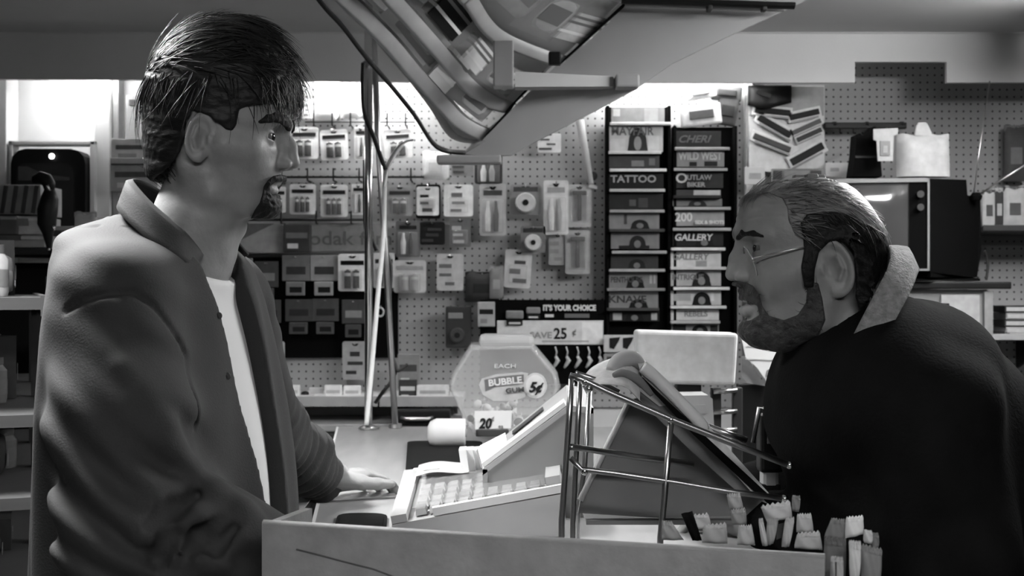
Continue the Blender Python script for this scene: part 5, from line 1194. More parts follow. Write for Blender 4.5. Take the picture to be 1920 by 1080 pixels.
packet([(1320, 988), (1364, 984), (1366, 1022), (1318, 1020)], 1.32, grey(26), 'grey flat packet low in the front tray, left of the shiny one')
packet([(1364, 930), (1390, 928), (1396, 956), (1370, 958)], 1.40, grey(30), 'pale packet standing tall behind the tray, under the lower wire')
packet([(1370, 960), (1400, 956), (1402, 985), (1376, 986)], 1.385, grey(22), 'grey packet just below the tall pale one')
packet([(1386, 990), (1412, 988), (1418, 1025), (1384, 1024)], 1.30, grey(30), 'pale rounded packet at the middle of the front tray')
packet([(1424, 978), (1432, 976), (1442, 1026), (1432, 1026)], 1.29, grey(42), 'thin white upright packet in the front tray')
packet([(1428, 952), (1484, 942), (1488, 974), (1440, 980)], 1.31, grey(36), 'large pale bent packet with a dark opening under the rail end', shade=[(1456, 984), (1472, 980), (1466, 1008), (1456, 1012)])  # black patch painted where the opening is in shade
packet([(1440, 978), (1462, 976), (1452, 1022), (1438, 1026)], 1.30, grey(24), 'grey leg of the bent packet in the front tray')
packet([(1474, 976), (1492, 974), (1482, 1028), (1468, 1028)], 1.29, grey(34), 'pale narrow packet leaning left beside the dark opening')
packet([(1487, 933), (1503, 934), (1500, 962), (1488, 960)], 1.36, grey(18), 'small grey packet sticking up at the rail end')
packet([(1496, 968), (1524, 967), (1528, 1000), (1496, 1000)], 1.33, grey(34), 'pale packet with rounded top right of the bent one')
packet([(1496, 1004), (1540, 1000), (1545, 1034), (1492, 1030)], 1.25, grey(28), 'grey crimped packet low at the tray end')
packet([(1560, 976), (1588, 978), (1590, 1016), (1548, 1010)], 1.27, grey(13), 'dark grey packet at the right end, left of the whitest one')
packet([(1588, 974), (1622, 971), (1622, 1004), (1588, 1012)], 1.26, grey(52), 'whitest crimped packet at the right end of the tray')
packet([(1548, 1010), (1590, 1014), (1588, 1090), (1546, 1090)], 1.2, grey(12), 'dark packet standing at the tray right end')
packet([(1594, 1018), (1618, 1020), (1614, 1090), (1598, 1090)], 1.17, grey(40), 'pale tapering packet hanging off the tray right end')
packet([(1560, 1048), (1584, 1050), (1584, 1100), (1560, 1100)], 1.165, grey(26), 'grey striped packet lowest at the tray right end', shade=[(1566, 1054), (1569, 1054), (1569, 1090), (1566, 1090)])
packet([(1622, 998), (1638, 1000), (1638, 1022), (1624, 1020)], 1.24, grey(44), 'small white packet peeping out at the far right of the tray')
packet([(1636, 1004), (1650, 1004), (1650, 1030), (1636, 1030)], 1.25, grey(13), 'small dark packet behind the outermost packet')
packet([(1618, 1024), (1658, 1034), (1654, 1095), (1618, 1090)], 1.19, grey(14), 'outermost dark grey packet at the right end of the tray')

# ------------------------------------------------------------------ people
def hand_sdf(p, wrist, d, t, up, sc=1.0, curl=(.25, .3, .35, .4), thumb=.75, spread=.17):
    """d: finger direction, t: thumb side, up: back of the hand"""
    B = np.stack([np.array(d), np.array(t), np.array(up)], 1); q = ((p-np.array(wrist)) @ B)/sc
    o = np.minimum(cap(q, (.0, 0, 0), (.03, .0, 0), .026, .030), elp(q, (.055, .002, .0), (.052, .043, .0155)))
    o = smin(o, elp(q, (.03, .02, -.006), (.035, .022, .016)), .012)
    for i, (y, L, r) in enumerate(((.030, .078, .0093), (.010, .086, .0096), (-.011, .080, .0092), (-.030, .063, .0082))):
        a = curl[i]; sp_ = (y/.03)*spread; b = np.array((.092-.006*abs(i-1.2), y, .002)); ang = .15
        pts = [b-np.array((.03, 0, .0)), b]
        for f_, k in ((.45, .6), (.32, 1.0), (.23, .9)):
            ang += a*k; b = b+L*f_*np.array((math.cos(ang)*math.cos(sp_), math.sin(sp_), -math.sin(ang))); pts.append(b)
        o = smin(o, chain(q, pts, [r*1.1, r*1.04, r*.94, r*.88, r*.74], .002), .004)
    th = [np.array((.022, .026, -.006))]; a0 = thumb
    for L, da in ((.040, 0), (.034, -.25), (.028, -.2)):
        a0 += da; th.append(th[-1]+L*np.array((math.cos(a0), math.sin(a0), -.10)))
    o = smin(o, chain(q, th, [.016, .0125, .0115, .0085], .005), .010)
    return o*sc
def bounds(vals, m): return min(vals)-m, max(vals)+m
def strands(name, V, Q_dir, n, L, r, m, parent, lift=.25, seed=1, sel=None, jitter=.25, seg=5):
    """fine locks lying on a sculpted hair mass: V points, Q_dir(point)->(direction, normal)"""
    rs = np.random.RandomState(seed); idx = np.arange(len(V)) if sel is None else np.nonzero(sel)[0]
    idx = rs.choice(idx, n); vs, fs = [], []
    for i in idx:
        p = V[i].copy(); d, nrm = Q_dir(p); d = d+rs.normal(size=3)*jitter; d -= nrm*(d @ nrm); d /= np.linalg.norm(d)+1e-9
        side = np.cross(d, nrm); LL = L*(.6+.8*rs.rand()); base = len(vs); bend = rs.normal()*.25
        p = p-nrm*r*.5
        for k in range(seg+1):
            t = k/seg; rr = r*(1-.85*t)
            c = p+d*LL*t+nrm*(lift*LL*t*(1-t)*1.1-.30*LL*lift*t*t)+side*bend*LL*t*t*.5
            for a in (0, 2.1, 4.2): vs.append(c+side*math.cos(a)*rr+nrm*math.sin(a)*rr*.7)
        for k in range(seg):
            for a in range(3): b0_ = base+k*3; fs.append((b0_+a, b0_+(a+1) % 3, b0_+3+(a+1) % 3, b0_+3+a))
    return MB().add(vs, fs).build(name, m, parent, True)

# =========================================== the clerk =====================================================
Y1p = 1.65; s1 = F/Y1p
def px1(p): return 960+p[:, 0]*s1, (p[:, 1]-Y1p)*s1, 540-(p[:, 2]-ZC)*s1
def near1(px, py, l): k = (Y1p+l/s1)/Y1p; return 960+(px-960)*k, 540+(py-540)*k
def W1(u, l, v): return np.array(((u-960)/s1, Y1p+l/s1, ZC+(540-v)/s1))
T1 = [(64, 425, 375, 22, 400), (72, 470, 335, 58, 400), (88, 500, 312, 80, 400), (112, 520, 298, 96, 400), (145, 534, 291, 107, 400), (180, 540, 289, 111, 402), (215, 543, 291, 111, 405), (238, 545, 296, 109, 408), (254, 538, 301, 105, 410),
      (275, 529, 308, 101, 412), (300, 526, 320, 96, 412), (325, 526, 334, 90, 412), (345, 520, 345, 84, 412), (362, 512, 356, 77, 414), (380, 511, 372, 66, 420), (394, 505, 400, 48, 438), (403, 492, 432, 28, 460)]
ex1, ey1 = 402, 270
def head1(q):
    u, l, v = q[:, 0], q[:, 1], q[:, 2]; al = np.abs(l); q2 = np.stack([u, al, v], 1)
    d = loft(v, u, l, T1, 2.25)
    d = smin(d, chain(q2, [(398, 70, 335), (412, 66, 366), (462, 38, 388), (494, 12, 388)], [22, 22, 17, 14], 14), 16)          # jaw
    d = smin(d, cap(q2, (478, 68, 288), (440, 84, 282), 26, 24), 24)                                                            # cheek bone
    d = smin(d, chain(q2, [(534, 14, 236), (522, 44, 231), (494, 74, 240)], [10, 11, 10], 10), 12)                              # brow
    d = smax(d, -elp(q2, (536, 42, 261), (22, 24, 17)), 14)                                                                     # eye socket
    d = smin(d, elp(q2, (505, 44, 262), (19.5, 21, 18.5)), 5)                                                                   # lids over the ball
    lid = np.maximum(np.abs(v-262-.02*(u-505))-.34*np.maximum(u-504, 0)-.4, 508-u)
    d = smax(d, -np.maximum(np.maximum(lid, np.abs(al-44)-17), elp(q2, (505, 44, 262), (23, 24, 21))), 2)
    d = smin(d, chain(q2, [(537, 0, 250), (547, 0, 276), (551, 0, 305)], [8, 9.5, 11.5], 8), 9)                                 # nose
    d = smin(d, chain(q2, [(524, 0, 246), (529, 4, 276), (531, 7, 304)], [13, 15, 15], 8), 7)
    d = smin(d, elp(q2, (535, 16, 309), (15, 9, 10)), 5)
    d = smax(d, -elp(q2, (544, 8, 320), (8, 4.5, 5)), 3)
    d = smin(d, chain(q2, [(524, 0, 338), (517, 16, 341), (504, 31, 347)], [6.5, 6, 3.5], 5), 6)                                # lips
    d = smin(d, chain(q2, [(515, 0, 358), (510, 14, 357), (502, 29, 349)], [7.5, 7, 3.5], 5), 6)
    d = smax(d, -chain(q2, [(526, 0, 348), (516, 16, 349), (505, 32, 349)], [1.8, 1.8, 1.2], 3), 4)
    d = smin(d, elp(q2, (500, 0, 390), (17, 24, 15)), 12)                                                                       # chin
    # ear
    uu = u+.14*(v-ey1); w_ = al-(104+.42*(ex1+6-uu)); e = np.stack([uu, w_, v], 1)
    ring = (np.sqrt(((uu-ex1)/20)**2+((v-ey1)/37)**2)-1)*26
    hel = np.sqrt(ring**2+(w_-4)**2)-5
    hel = np.where((uu > ex1+9) & (v > ey1-4), 50, hel)
    pl = elp(e, (ex1, 0, ey1), (20, 6, 36)); ear = smin(pl, hel, 5)
    ear = smin(ear, elp(e, (ex1+5, 3, ey1+31), (9, 5.5, 11)), 5)
    ear = smin(ear, chain(e, [(ex1-6, 5, ey1-16), (ex1-9, 5, ey1+2), (ex1-4, 5, ey1+18)], [4, 4, 4], 4), 4)
    ear = smin(ear, elp(e, (ex1+15, 5, ey1+4), (5, 5, 8)), 4)
    ear = smax(ear, -elp(e, (ex1+5, 8, ey1+5), (8, 9, 15)), 4)
    d = smin(d, ear, 5)
    return d
NB1 = [(392, 0, 340), (371, 0, 415), (350, 0, 490)]
def neck1(q): 
    d = chain(q, NB1, [78, 80, 86], 20)
    al = np.abs(q[:, 1]); q2 = np.stack([q[:, 0], al, q[:, 2]], 1)
    d = smin(d, cap(q2, (368, 78, 318), (418, 22, 478), 16, 15), 18)     # neck muscle
    return smin(d, elp(q2, (452, 0, 425), (9, 12, 14)), 16)
sh_n, el_n, wr_n = (-.455, 1.490, ZC-.012), (-.432, 1.425, ZC-.268), (-.262, 1.475, ZC-.318)
sh_f, el_f, wr_f = (-.415, 1.835, ZC-.012), (-.400, 2.06, ZC-.235), (-.338, 2.29, ZC-.342)
C1 = np.array((-.466, 1.66)); fw1 = np.array((math.cos(.17), -math.sin(.17))); lf1 = np.array((-fw1[1], fw1[0]))
TT1 = [(-.092, .01, -.045, .05), (-.072, .06, -.098, .115), (-.040, .100, -.104, .168), (.0, .118, -.108, .186), (.05, .132, -.116, .192), (.12, .147, -.122, .194), (.25, .168, -.130, .194), (.40, .172, -.134, .198), (.56, .165, -.136, .203)]
def tor1(p, off=0.0, flap=0.0):
    xy = p[:, :2]-C1; f = xy @ fw1; sd = xy @ lf1; v = -(p[:, 2]-ZC)
    if flap: f = f-flap*np.clip((sd+.0)/.035, 0, 1)*np.clip(f/.05, 0, 1)
    return loft(v, f, sd, TT1, 2.05)-off, f, sd, v
def body1(p):
    u, l, v = px1(p); q = np.stack([u, l, v], 1)
    far_ = np.full(len(p), 1.0)
    d = within(q, (428, 0, 235), (180, 160, 215), head1, 20)/s1; d = smin(d, neck1(q)/s1, .012)
    t, f, sd, vv = tor1(p, -.045); d = smin(d, t, .03)
    for a, b, c in ((sh_n, el_n, wr_n), (sh_f, el_f, wr_f)):
        d = smin(d, chain(p, [a, b, c], [.048, .042, .028], .02), .02)
    for sd_ in (-1, 1):
        hx, hy = C1+lf1*sd_*.09; d = smin(d, chain(p, [(hx, hy, .86), (hx+.01, hy, .48), (hx-.03, hy, .09)], [.085, .058, .042], .03), .04)
    d = smin(d, within(p, wr_f, (.25, .25, .15), lambda x: hand_sdf(x, wr_f, (.74, .67, .02), (.67, -.74, 0), (-.02, .0, 1), .92, (.30, .34, .38, .42), thumb=.62)), .012)
    d = smin(d, within(p, wr_n, (.25, .25, .15), lambda x: hand_sdf(x, wr_n, (.95, .28, -.10), (-.28, .95, 0), (.10, 0, 1), .95, (.4, .45, .5, .5))), .012)
    return d
person1 = thing('person', 'dark haired man with goatee in open corduroy jacket and white shirt behind the counter', 'person', (C1[0], C1[1], 0))
gx = axis_of([(-.74, -.475, .008), (-.475, -.262, .0014), (-.262, -.16, .0021)])
gy = axis_of([(1.38, 1.555, .006), (1.555, 1.752, .0016), (1.752, 2.2, .008), (2.2, 2.46, .0022)])
gz = axis_of([(-.01, ZC-.40, .014), (ZC-.40, ZC-.28, .0020), (ZC-.28, ZC+.04, .006), (ZC+.04, ZC+.215, .0014), (ZC+.215, ZC+.36, .004)])
sdf_obj('body', body1, (gx, gy, gz), 'skin', person1)
def sdf_px(name, fpx, box_px, h, m, parent, s_, Yc):   # sculpt a head part in head pixels, mesh in metres
    (u0, u1), (l0, l1), (v0, v1) = box_px
    f = lambda p: fpx(np.stack([960+p[:, 0]*s_, (p[:, 1]-Yc)*s_, 540-(p[:, 2]-ZC)*s_], 1))/s_
    X = axis_of([((u0-960)/s_, (u1-960)/s_, h)]); Yx = axis_of([(Yc+l0/s_, Yc+l1/s_, h)]); Z = axis_of([(ZC+(540-v1)/s_, ZC+(540-v0)/s_, h)])
    return sdf_obj(name, f, (X, Yx, Z), m, parent)
def mirror_mask(u, l, v, pts, Yc, s_):     # hairline traced at the near side of the head, mirrored to the far side
    k = (Yc-np.abs(l)/s_)/Yc; return poly2(960+(u-960)/k, 540+(v-540)/k, pts)
TH1 = [(30, 452, 408, 14, 430), (40, 480, 375, 46, 430), (56, 502, 346, 74, 425), (80, 520, 315, 96, 420), (105, 534, 296, 110, 415), (140, 553, 280, 120, 412), (175, 563, 273, 123, 410), (205, 562, 271, 121, 405), (250, 545, 271, 116, 400), (300, 500, 273, 104, 395), (337, 450, 282, 84, 380), (345, 430, 290, 70, 370)]
HM1 = [(240, 0), (600, 0), (600, 215), (568, 210), (560, 196), (545, 190), (520, 189), (495, 194), (462, 199), (449, 205), (443, 232), (436, 246), (424, 244), (414, 236), (402, 226), (390, 216), (362, 208), (350, 222), (344, 262), (336, 286), (318, 312), (296, 330), (282, 341), (240, 350)]
def hair1(q):
    u, l, v = q[:, 0], q[:, 1], q[:, 2]
    d = loft(v, u, l, TH1, 2.15)
    d = d+2.6*vnoise(np.stack([u*.35, l*1.3, v*1.1], 1), .16, 3)+1.6*vnoise(np.stack([u*.3, l*1.5, v*1.5], 1), .42, 9)
    top = np.clip((150-v)/90, 0, 1)
    d = d-2.5*top*np.sin((v-.35*u+.5*l)*.16+1.5*np.sin(u*.03))
    d = smax(d, mirror_mask(u, l, v, HM1, Y1p, s1)+3.5*vnoise(q, .35, 6)*np.clip((v-170)/40, 0, 1), 4)
    return smax(d, -(head1(q)+6), 2)
ho, HV = sdf_px('hair', hair1, ((255, 590), (-135, 135), (20, 355)), .0021, 'hair', person1, s1, Y1p)
cen1 = W1(405, 0, 190)
def dir1(p):
    n = p-cen1; n = n/np.linalg.norm(n)
    u = 960+p[0]*s1; v = 540-(p[2]-ZC)*s1
    g = np.array((1.0, 0, .15)) if v < 150 else np.array((-.35 if u < 430 else .5, 0, -1.0))
    return g, n
uH, lH, vH = px1(HV)
strands('hair_locks', HV, dir1, 1500, .055, .0011, 'hair', person1, .22, 2, sel=(vH < 175) & (uH < 545))
strands('hair_locks', HV, dir1, 900, .035, .0009, 'hair', person1, .12, 3, sel=(vH >= 150) & (uH < 440) & (vH < 330) & ~((uH > 345) & (vH > 185)))
strands('hair_locks', HV, dir1, 260, .028, .0010, 'hair', person1, .30, 4, sel=(uH > 520) & (vH > 130))
# eyebrow, goatee
def shell1(mask, th, nz=1.2):
    return lambda q: smax(smax(head1(q)-th+nz*vnoise(q, .5, 4), -(head1(q)+3), 1), mask(q), 2)
def m_brow1(q): 
    u, l, v = q[:, 0], q[:, 1], q[:, 2]; q2 = np.stack([u, np.abs(l), v], 1); return chain(q2, [(547, 20, 241), (543, 38, 231), (531, 60, 228), (518, 74, 232), (504, 86, 240)], [9, 10, 9, 7, 3.5], 6)
sdf_px('eyebrows', shell1(m_brow1, 3.2), ((480, 565), (-90, 90), (210, 260)), .0016, 'hair2', person1, s1, Y1p)
GM1 = [(526, 327), (548, 332), (548, 344), (532, 340), (516, 342), (506, 350), (508, 364), (520, 366), (536, 366), (540, 412), (470, 410), (478, 393), (487, 380), (492, 364), (494, 350), (502, 338), (512, 330)]
def m_goat1(q): 
    u, l, v = q[:, 0], q[:, 1], q[:, 2]
    return np.maximum(mirror_mask(u, l, v, GM1, Y1p, s1), np.abs(l)-56)
sdf_px('goatee', shell1(m_goat1, 7.0, 2.0), ((455, 560), (-64, 64), (315, 420)), .0016, 'hair2', person1, s1, Y1p)
for sgn in (-1, 1):
    e = MB().ell(W1(505, 44*sgn, 262), (17/s1,)*3, 20).build('eye', 'eye', person1, True)
    MB().ell(W1(516.5, 43*sgn, 262), (8/s1, 10/s1, 10/s1), 14).build('iris', 'iris', e, True)
# white shirt under the jacket
def tee1(p):
    t, f, sd, v = tor1(p, -.018); t = t-.003*np.sin(sd*70+6*v)*np.clip(v*4, 0, 1)
    u, l, vv = px1(p); q = np.stack([u, l, vv], 1)
    t = smin(t, cap(q, (372, 0, 430), (352, 0, 500), 86, 90)/s1, .02)
    return smax(t, -(v+.052-.42*f), .004)
sdf_obj('shirt', tee1, ([(-.66, -.27, .005)], [(1.44, 1.88, .005)], [(.92, ZC+.11, .005)]), 'tee', person1)
# jacket
def near_pts(lst, Y): return [tuple(P(a, b, y if (y := (c[0] if c else Y)) else Y)) for a, b, *c in lst]
RG = [([(228, 690), (262, 745), (305, 800), (352, 878)], .010), ([(352, 880), (345, 905), (290, 955), (258, 990)], .012), ([(262, 1008), (305, 1003), (350, 968), (392, 930)], .010),
      ([(372, 918), (396, 930), (402, 960)], .010), ([(325, 1070), (334, 1030), (372, 985), (400, 966)], .012), ([(345, 1082), (400, 1050), (440, 1005), (458, 980)], .010), ([(425, 970), (450, 962), (474, 985)], .009), ([(455, 1000), (478, 1010), (492, 1040)], .009)]
CV = [([(278, 988), (330, 950), (372, 930)], .010), ([(345, 1045), (378, 1003), (402, 984)], .011), ([(405, 1032), (440, 992)], .008), ([(318, 1010), (296, 1050)], .012)]
def jacket_base(p):
    t, f, sd, v = tor1(p, 0.0, .007)
    ang = np.arctan2(sd, f+.04)
    t = t-.005*np.clip((v+.05)*5, 0, 1)*np.sin(11*ang+1.8*np.sin(7*v)+2.2*v)*(np.abs(ang) < 2.6)
    sl = chain(p, [sh_n, tuple(np.array(sh_n)*.45+np.array(el_n)*.55), el_n, tuple(np.array(el_n)*.5+np.array(wr_n)*.5), wr_n], [.062, .073, .067, .062, .050], .04)
    sf = chain(p, [sh_f, el_f, tuple(np.array(el_f)*.45+np.array(wr_f)*.55), tuple(np.array(wr_f)+np.array((-.004, -.012, .004)))], [.068, .062, .054, .040], .03)
    ew = np.exp(-(np.linalg.norm(p-np.array(el_n), axis=1)/.13)**2)
    wv = p @ np.array((.55, .1, .83))
    sl = sl-.0030*vnoise(p, 26, 1)-.0015*vnoise(p, 60, 2)-.0085*ew*np.sin(wv*165+5*vnoise(p, 16, 4))-.0018*np.sin(wv*120+6*vnoise(p, 11, 5))
    sf = sf-.008*vnoise(p*np.array((1, 1, 1.6)), 48, 5)-.0055*np.sin((p @ np.array((.2, .75, -.6)))*210+5*vnoise(p, 22, 3))*np.clip((p[:, 1]-1.98)*8, 0, 1)-.002*vnoise(p, 90, 6)
    return t, sl, sf, f, sd, v
def on_cloth(px, py, sink):     # first point of the sleeve met by the line of sight, pushed in a little
    ys_ = np.linspace(1.25, 1.75, 400); pts = np.array([tuple(P(px, py, y)) for y in ys_])
    t, sl, *_ = jacket_base(pts); d = smin(t, sl, .05); k = np.nonzero(d < 0)[0]
    return tuple(pts[k[0]]+np.array((0, sink, 0))) if len(k) else tuple(P(px, py, 1.42))
RG = [([on_cloth(a, b, r*.55) for a, b in L], r) for L, r in RG]; CV = [([on_cloth(a, b, -r*.25) for a, b in L], r) for L, r in CV]
SEAM = [on_cloth(a, b, 0) for a, b in [(124, 582), (160, 560), (205, 550), (250, 548), (290, 575), (325, 620), (350, 668), (362, 730), (366, 800)]]
def jacket1(p):
    t, sl, sf, f, sd, v = jacket_base(p)
    for L, r in RG: sl = smin(sl, chain(p, L, [r*.3]+[r]*(len(L)-2)+[r*.3], .01), .022)
    for L, r in CV: sl = smax(sl, -chain(p, L, [r*.4]+[r]*(len(L)-2)+[r*.4] if len(L) > 2 else [r, r*.5], .01), .014)
    o = smin(smin(t, sl, .05), sf, .022)
    o = smax(o, -chain(p, SEAM, [.0042]*len(SEAM), .002), .004)
    # hollow torso with an open front
    op = np.maximum(np.maximum(-(sd+.070-.13*np.clip(v, 0, .3)+.05*np.clip(-(v+.0), 0, .1)), sd-.020-.05*np.clip(v, 0, .3)), -(f-.02))
    u, l, vv = px1(p); q = np.stack([u, l, vv], 1)
    nk = cap(q, (380, 0, 380), (350, 0, 500), 88, 94)/s1
    o = smax(o, -np.maximum(op, -(t+.05)), .005)
    o = smax(o, -nk, .006)
    return smax(o, v-.53, .006)
jo, JV = sdf_obj('jacket', jacket1, (axis_of([(-.66, -.235, .0036)]), axis_of([(1.31, 1.63, .0036), (1.63, 2.36, .005)]), axis_of([(.96, ZC-.36, .008), (ZC-.36, ZC+.12, .0036)])), 'jacket', person1)
def strip(rows, nu, nv, th):    # lofted cloth strip between polylines (each row the same number of points)
    rows = [dense(r, 6) for r in rows]; n = len(rows[0])-1; m = len(rows)-1
    def fn(u, v):
        i = int(round(u*n)); x = v*m; j = min(int(x), m-1); return rows[j][i]*(1-(x-j))+rows[j+1][i]*(x-j)
    mb = MB().grid(fn, n, nv); return mb
topn = [P(418, 440, 1.722), P(395, 430, 1.745), P(340, 385, 1.758), P(285, 350, 1.715), P(258, 338, 1.66), P(252, 345, 1.605), P(288, 386, 1.572), P(343, 433, 1.575), P(380, 478, 1.605)]
rolln = [P(430, 436, 1.725), P(410, 428, 1.762), P(340, 385, 1.775), P(275, 350, 1.73), P(245, 340, 1.66), P(240, 348, 1.59), P(280, 390, 1.558), P(338, 440, 1.56), P(378, 482, 1.595)]
botn = [P(466, 478, 1.765), P(430, 480, 1.80), P(340, 435, 1.815), P(262, 405, 1.76), P(228, 384, 1.66), P(226, 400, 1.575), P(282, 454, 1.535), P(345, 494, 1.545), P(370, 499, 1.585)]
co = strip([topn, rolln, botn], 0, 8, 0).build('collar', 'jacket', person1, True)
sm = co.modifiers.new('thick', 'SOLIDIFY'); sm.thickness = .004; sm.offset = 0
for a, b in ((410, 592), (426, 705)):
    MB().lathe([(.0040, -.0012), (.0046, 0), (.0040, .002)], on_cloth(a, b, 0), 12, 'Y').build('button', 'darkgrey', person1, 'auto')
def trous1(p):
    d = tor1(p, -.012)[0]; d = smax(d, (p[:, 2]-1.08), .01)
    for sd_ in (-1, 1):
        hx, hy = C1+lf1*sd_*.09; d = smin(d, chain(p, [(hx, hy, .88), (hx+.01, hy, .48), (hx-.03, hy, .06)], [.11, .085, .07], .03), .03)
    return smax(d, .035-p[:, 2], .01)
sdf_obj('trousers', trous1, ([(-.68, -.24, .012)], [(1.42, 1.92, .012)], [(.0, 1.1, .012)]), 'trousers', person1)
for sd_ in (-1, 1):
    hx, hy = C1+lf1*sd_*.09; MB().ell((hx+.05, hy, .045), (.14, .05, .045), 16).build('shoe', 'shoe', person1, True)

# =========================================== the customer ==================================================
Y2p = 1.8; s2 = F/Y2p
def px2(p): return 960+p[:, 0]*s2, (p[:, 1]-Y2p)*s2, 540-(p[:, 2]-ZC)*s2
def near2(px, py, l): k = (Y2p+l/s2)/Y2p; return 960+(px-960)*k, 540+(py-540)*k
def W2(u, l, v): return np.array(((u-960)/s2, Y2p+l/s2, ZC+(540-v)/s2))
T2 = [(335, -1490, -1545, 22, -1520), (340, -1458, -1570, 46, -1520), (352, -1425, -1594, 70, -1522), (370, -1402, -1614, 86, -1524), (395, -1386, -1634, 97, -1526), (420, -1380, -1648, 102, -1526), (440, -1379, -1653, 103, -1526), (456, -1384, -1653, 101, -1526), (472, -1392, -1650, 98, -1526),
      (500, -1395, -1642, 95, -1522), (525, -1396, -1630, 91, -1518), (550, -1396, -1614, 87, -1514), (570, -1402, -1596, 82, -1510), (592, -1403, -1578, 76, -1504), (615, -1403, -1556, 66, -1492), (632, -1412, -1530, 50, -1474), (643, -1430, -1505, 32, -1462)]
ex2, ey2 = near2(1562, 502, -104)
def head2(q):
    u, l, v = q[:, 0], q[:, 1], q[:, 2]; al = np.abs(l); q2 = np.stack([u, al, v], 1)
    d = loft(v, -u, l, T2, 2.2)
    d = smin(d, chain(q2, [(1530, 74, 555), (1516, 68, 600), (1462, 42, 628), (1424, 14, 628)], [24, 24, 20, 18], 14), 18)      # jaw and jowl
    d = smin(d, cap(q2, (1446, 62, 520), (1482, 78, 505), 30, 26), 26)                                                          # full cheek
    d = smin(d, chain(q2, [(1388, 14, 438), (1400, 42, 434), (1426, 70, 444)], [10, 11, 10], 10), 12)                           # brow
    d = smax(d, -elp(q2, (1392, 42, 466), (21, 22, 16)), 14)
    d = smin(d, elp(q2, (1422, 43, 468), (18.8, 20, 18)), 5)
    lid = np.maximum(np.abs(v-467)-.30*np.maximum(1423-u, 0)-.4, u-1419)
    d = smax(d, -np.maximum(np.maximum(lid, np.abs(al-43)-16), elp(q2, (1422, 43, 468), (22.5, 23, 20))), 2)
    d = smin(d, chain(q2, [(1386, 0, 458), (1378, 0, 484), (1373, 0, 514)], [8, 10, 13], 8), 9)                                 # nose
    d = smin(d, chain(q2, [(1398, 0, 452), (1394, 4, 484), (1393, 8, 514)], [13, 15, 16], 8), 7)
    d = smin(d, elp(q2, (1390, 17, 520), (15, 10, 11)), 5); d = smax(d, -elp(q2, (1378, 8, 531), (8, 4.5, 5)), 3)
    d = smin(d, chain(q2, [(1398, 0, 560), (1403, 18, 562), (1416, 32, 568)], [6, 6, 3], 5), 6)                                 # lips, the lower one pushed out
    d = smin(d, chain(q2, [(1397, 0, 583), (1402, 16, 582), (1416, 31, 573)], [11, 9, 4], 6), 6)
    d = smax(d, -chain(q2, [(1388, 0, 570), (1402, 18, 571), (1418, 34, 571)], [2.5, 2.2, 1.4], 3), 4)
    d = smin(d, elp(q2, (1414, 0, 622), (20, 28, 17)), 12)
    for k, vv in enumerate((385, 399, 412)): d = d+1.1*np.exp(-((v-vv-3*np.sin(al*.06))/2.6)**2)*(u < 1450)*np.clip((d+12)/12, 0, 1)      # brow furrows
    uu = u-.20*(v-ey2); w_ = al-(98+.42*(uu-ex2+6)); e = np.stack([uu, w_, v], 1)
    ring = (np.sqrt(((uu-ex2)/29)**2+((v-ey2)/45)**2)-1)*34
    hel = np.sqrt(ring**2+(w_-4)**2)-5.5; hel = np.where((uu < ex2-12) & (v > ey2-6), 50, hel)
    ear = smin(elp(e, (ex2, 0, ey2), (28, 6.5, 44)), hel, 5)
    ear = smin(ear, elp(e, (ex2-10, 3, ey2+34), (17, 6.5, 17)), 6)
    ear = smin(ear, chain(e, [(ex2+9, 6, ey2-18), (ex2+13, 6, ey2+2), (ex2+4, 6, ey2+20)], [4.5, 4.5, 4.5], 4), 4)
    ear = smin(ear, elp(e, (ex2-21, 5, ey2+3), (7, 6, 12)), 4)
    ear = smax(ear, -elp(e, (ex2-3, 9, ey2+2), (12, 10, 18)), 4)
    return smin(d, ear, 5)
def neck2(q): return chain(q, [(1548, 0, 560), (1598, 0, 640), (1660, 0, 720)], [82, 88, 100], 20)
hipc = np.array((1.02, 1.86))
chest = [(.53, 1.80, ZC-.20), (.62, 1.82, ZC-.36), (.92, 1.86, ZC-.66)]
s2n, e2n, w2n = (.525, 1.60, ZC-.165), (.545, 1.565, ZC-.325), (.37, 1.94, ZC-.352)
s2f, e2f, w2f = (.52, 2.00, ZC-.155), (.55, 2.08, ZC-.325), (.36, 2.12, ZC-.352)
def sq(p, k=1.3):               # squeeze sideways so that a round section reads as a wide trunk
    q = p.copy(); q[:, 1] = 1.82+(q[:, 1]-1.82)/k; return q
def body2(p):
    u, l, v = px2(p); q = np.stack([u, l, v], 1)
    d = smin(within(q, (1520, 0, 490), (180, 160, 200), head2, 20)/s2, neck2(q)/s2, .015)
    d = smin(d, chain(sq(p), chest, [.10, .13, .13], .04), .03)
    for a, b, c in ((s2n, e2n, w2n), (s2f, e2f, w2f)): d = smin(d, chain(p, [a, b, c], [.045, .042, .028], .02), .02)
    for k in (-1, 1): d = smin(d, chain(p, [(1.02, 1.86+.1*k, .92), (1.0, 1.86+.12*k, .5), (1.10, 1.86+.12*k, .09)], [.1, .065, .045], .03), .04)
    d = smin(d, within(p, w2n, (.25, .25, .15), lambda x: hand_sdf(x, w2n, (-.72, .68, -.06), (.68, .72, 0), (-.05, 0, 1), .95, (.35, .4, .4, .45))), .012)
    d = smin(d, within(p, w2f, (.25, .25, .15), lambda x: hand_sdf(x, w2f, (-.9, .40, -.06), (-.40, -.9, 0), (-.05, 0, 1), .95, (.3, .35, .35, .4))), .012)
    return d
person2 = thing('person', 'balding bearded man in black coat with pale fleece collar leaning over the counter', 'person', (hipc[0], hipc[1], 0))
gx = axis_of([(.19, .29, .005), (.29, .50, .0018), (.50, .56, .005), (.56, 1.3, .014)])
gy = axis_of([(1.5, 1.70, .005), (1.70, 1.90, .0020), (1.90, 2.2, .005)])
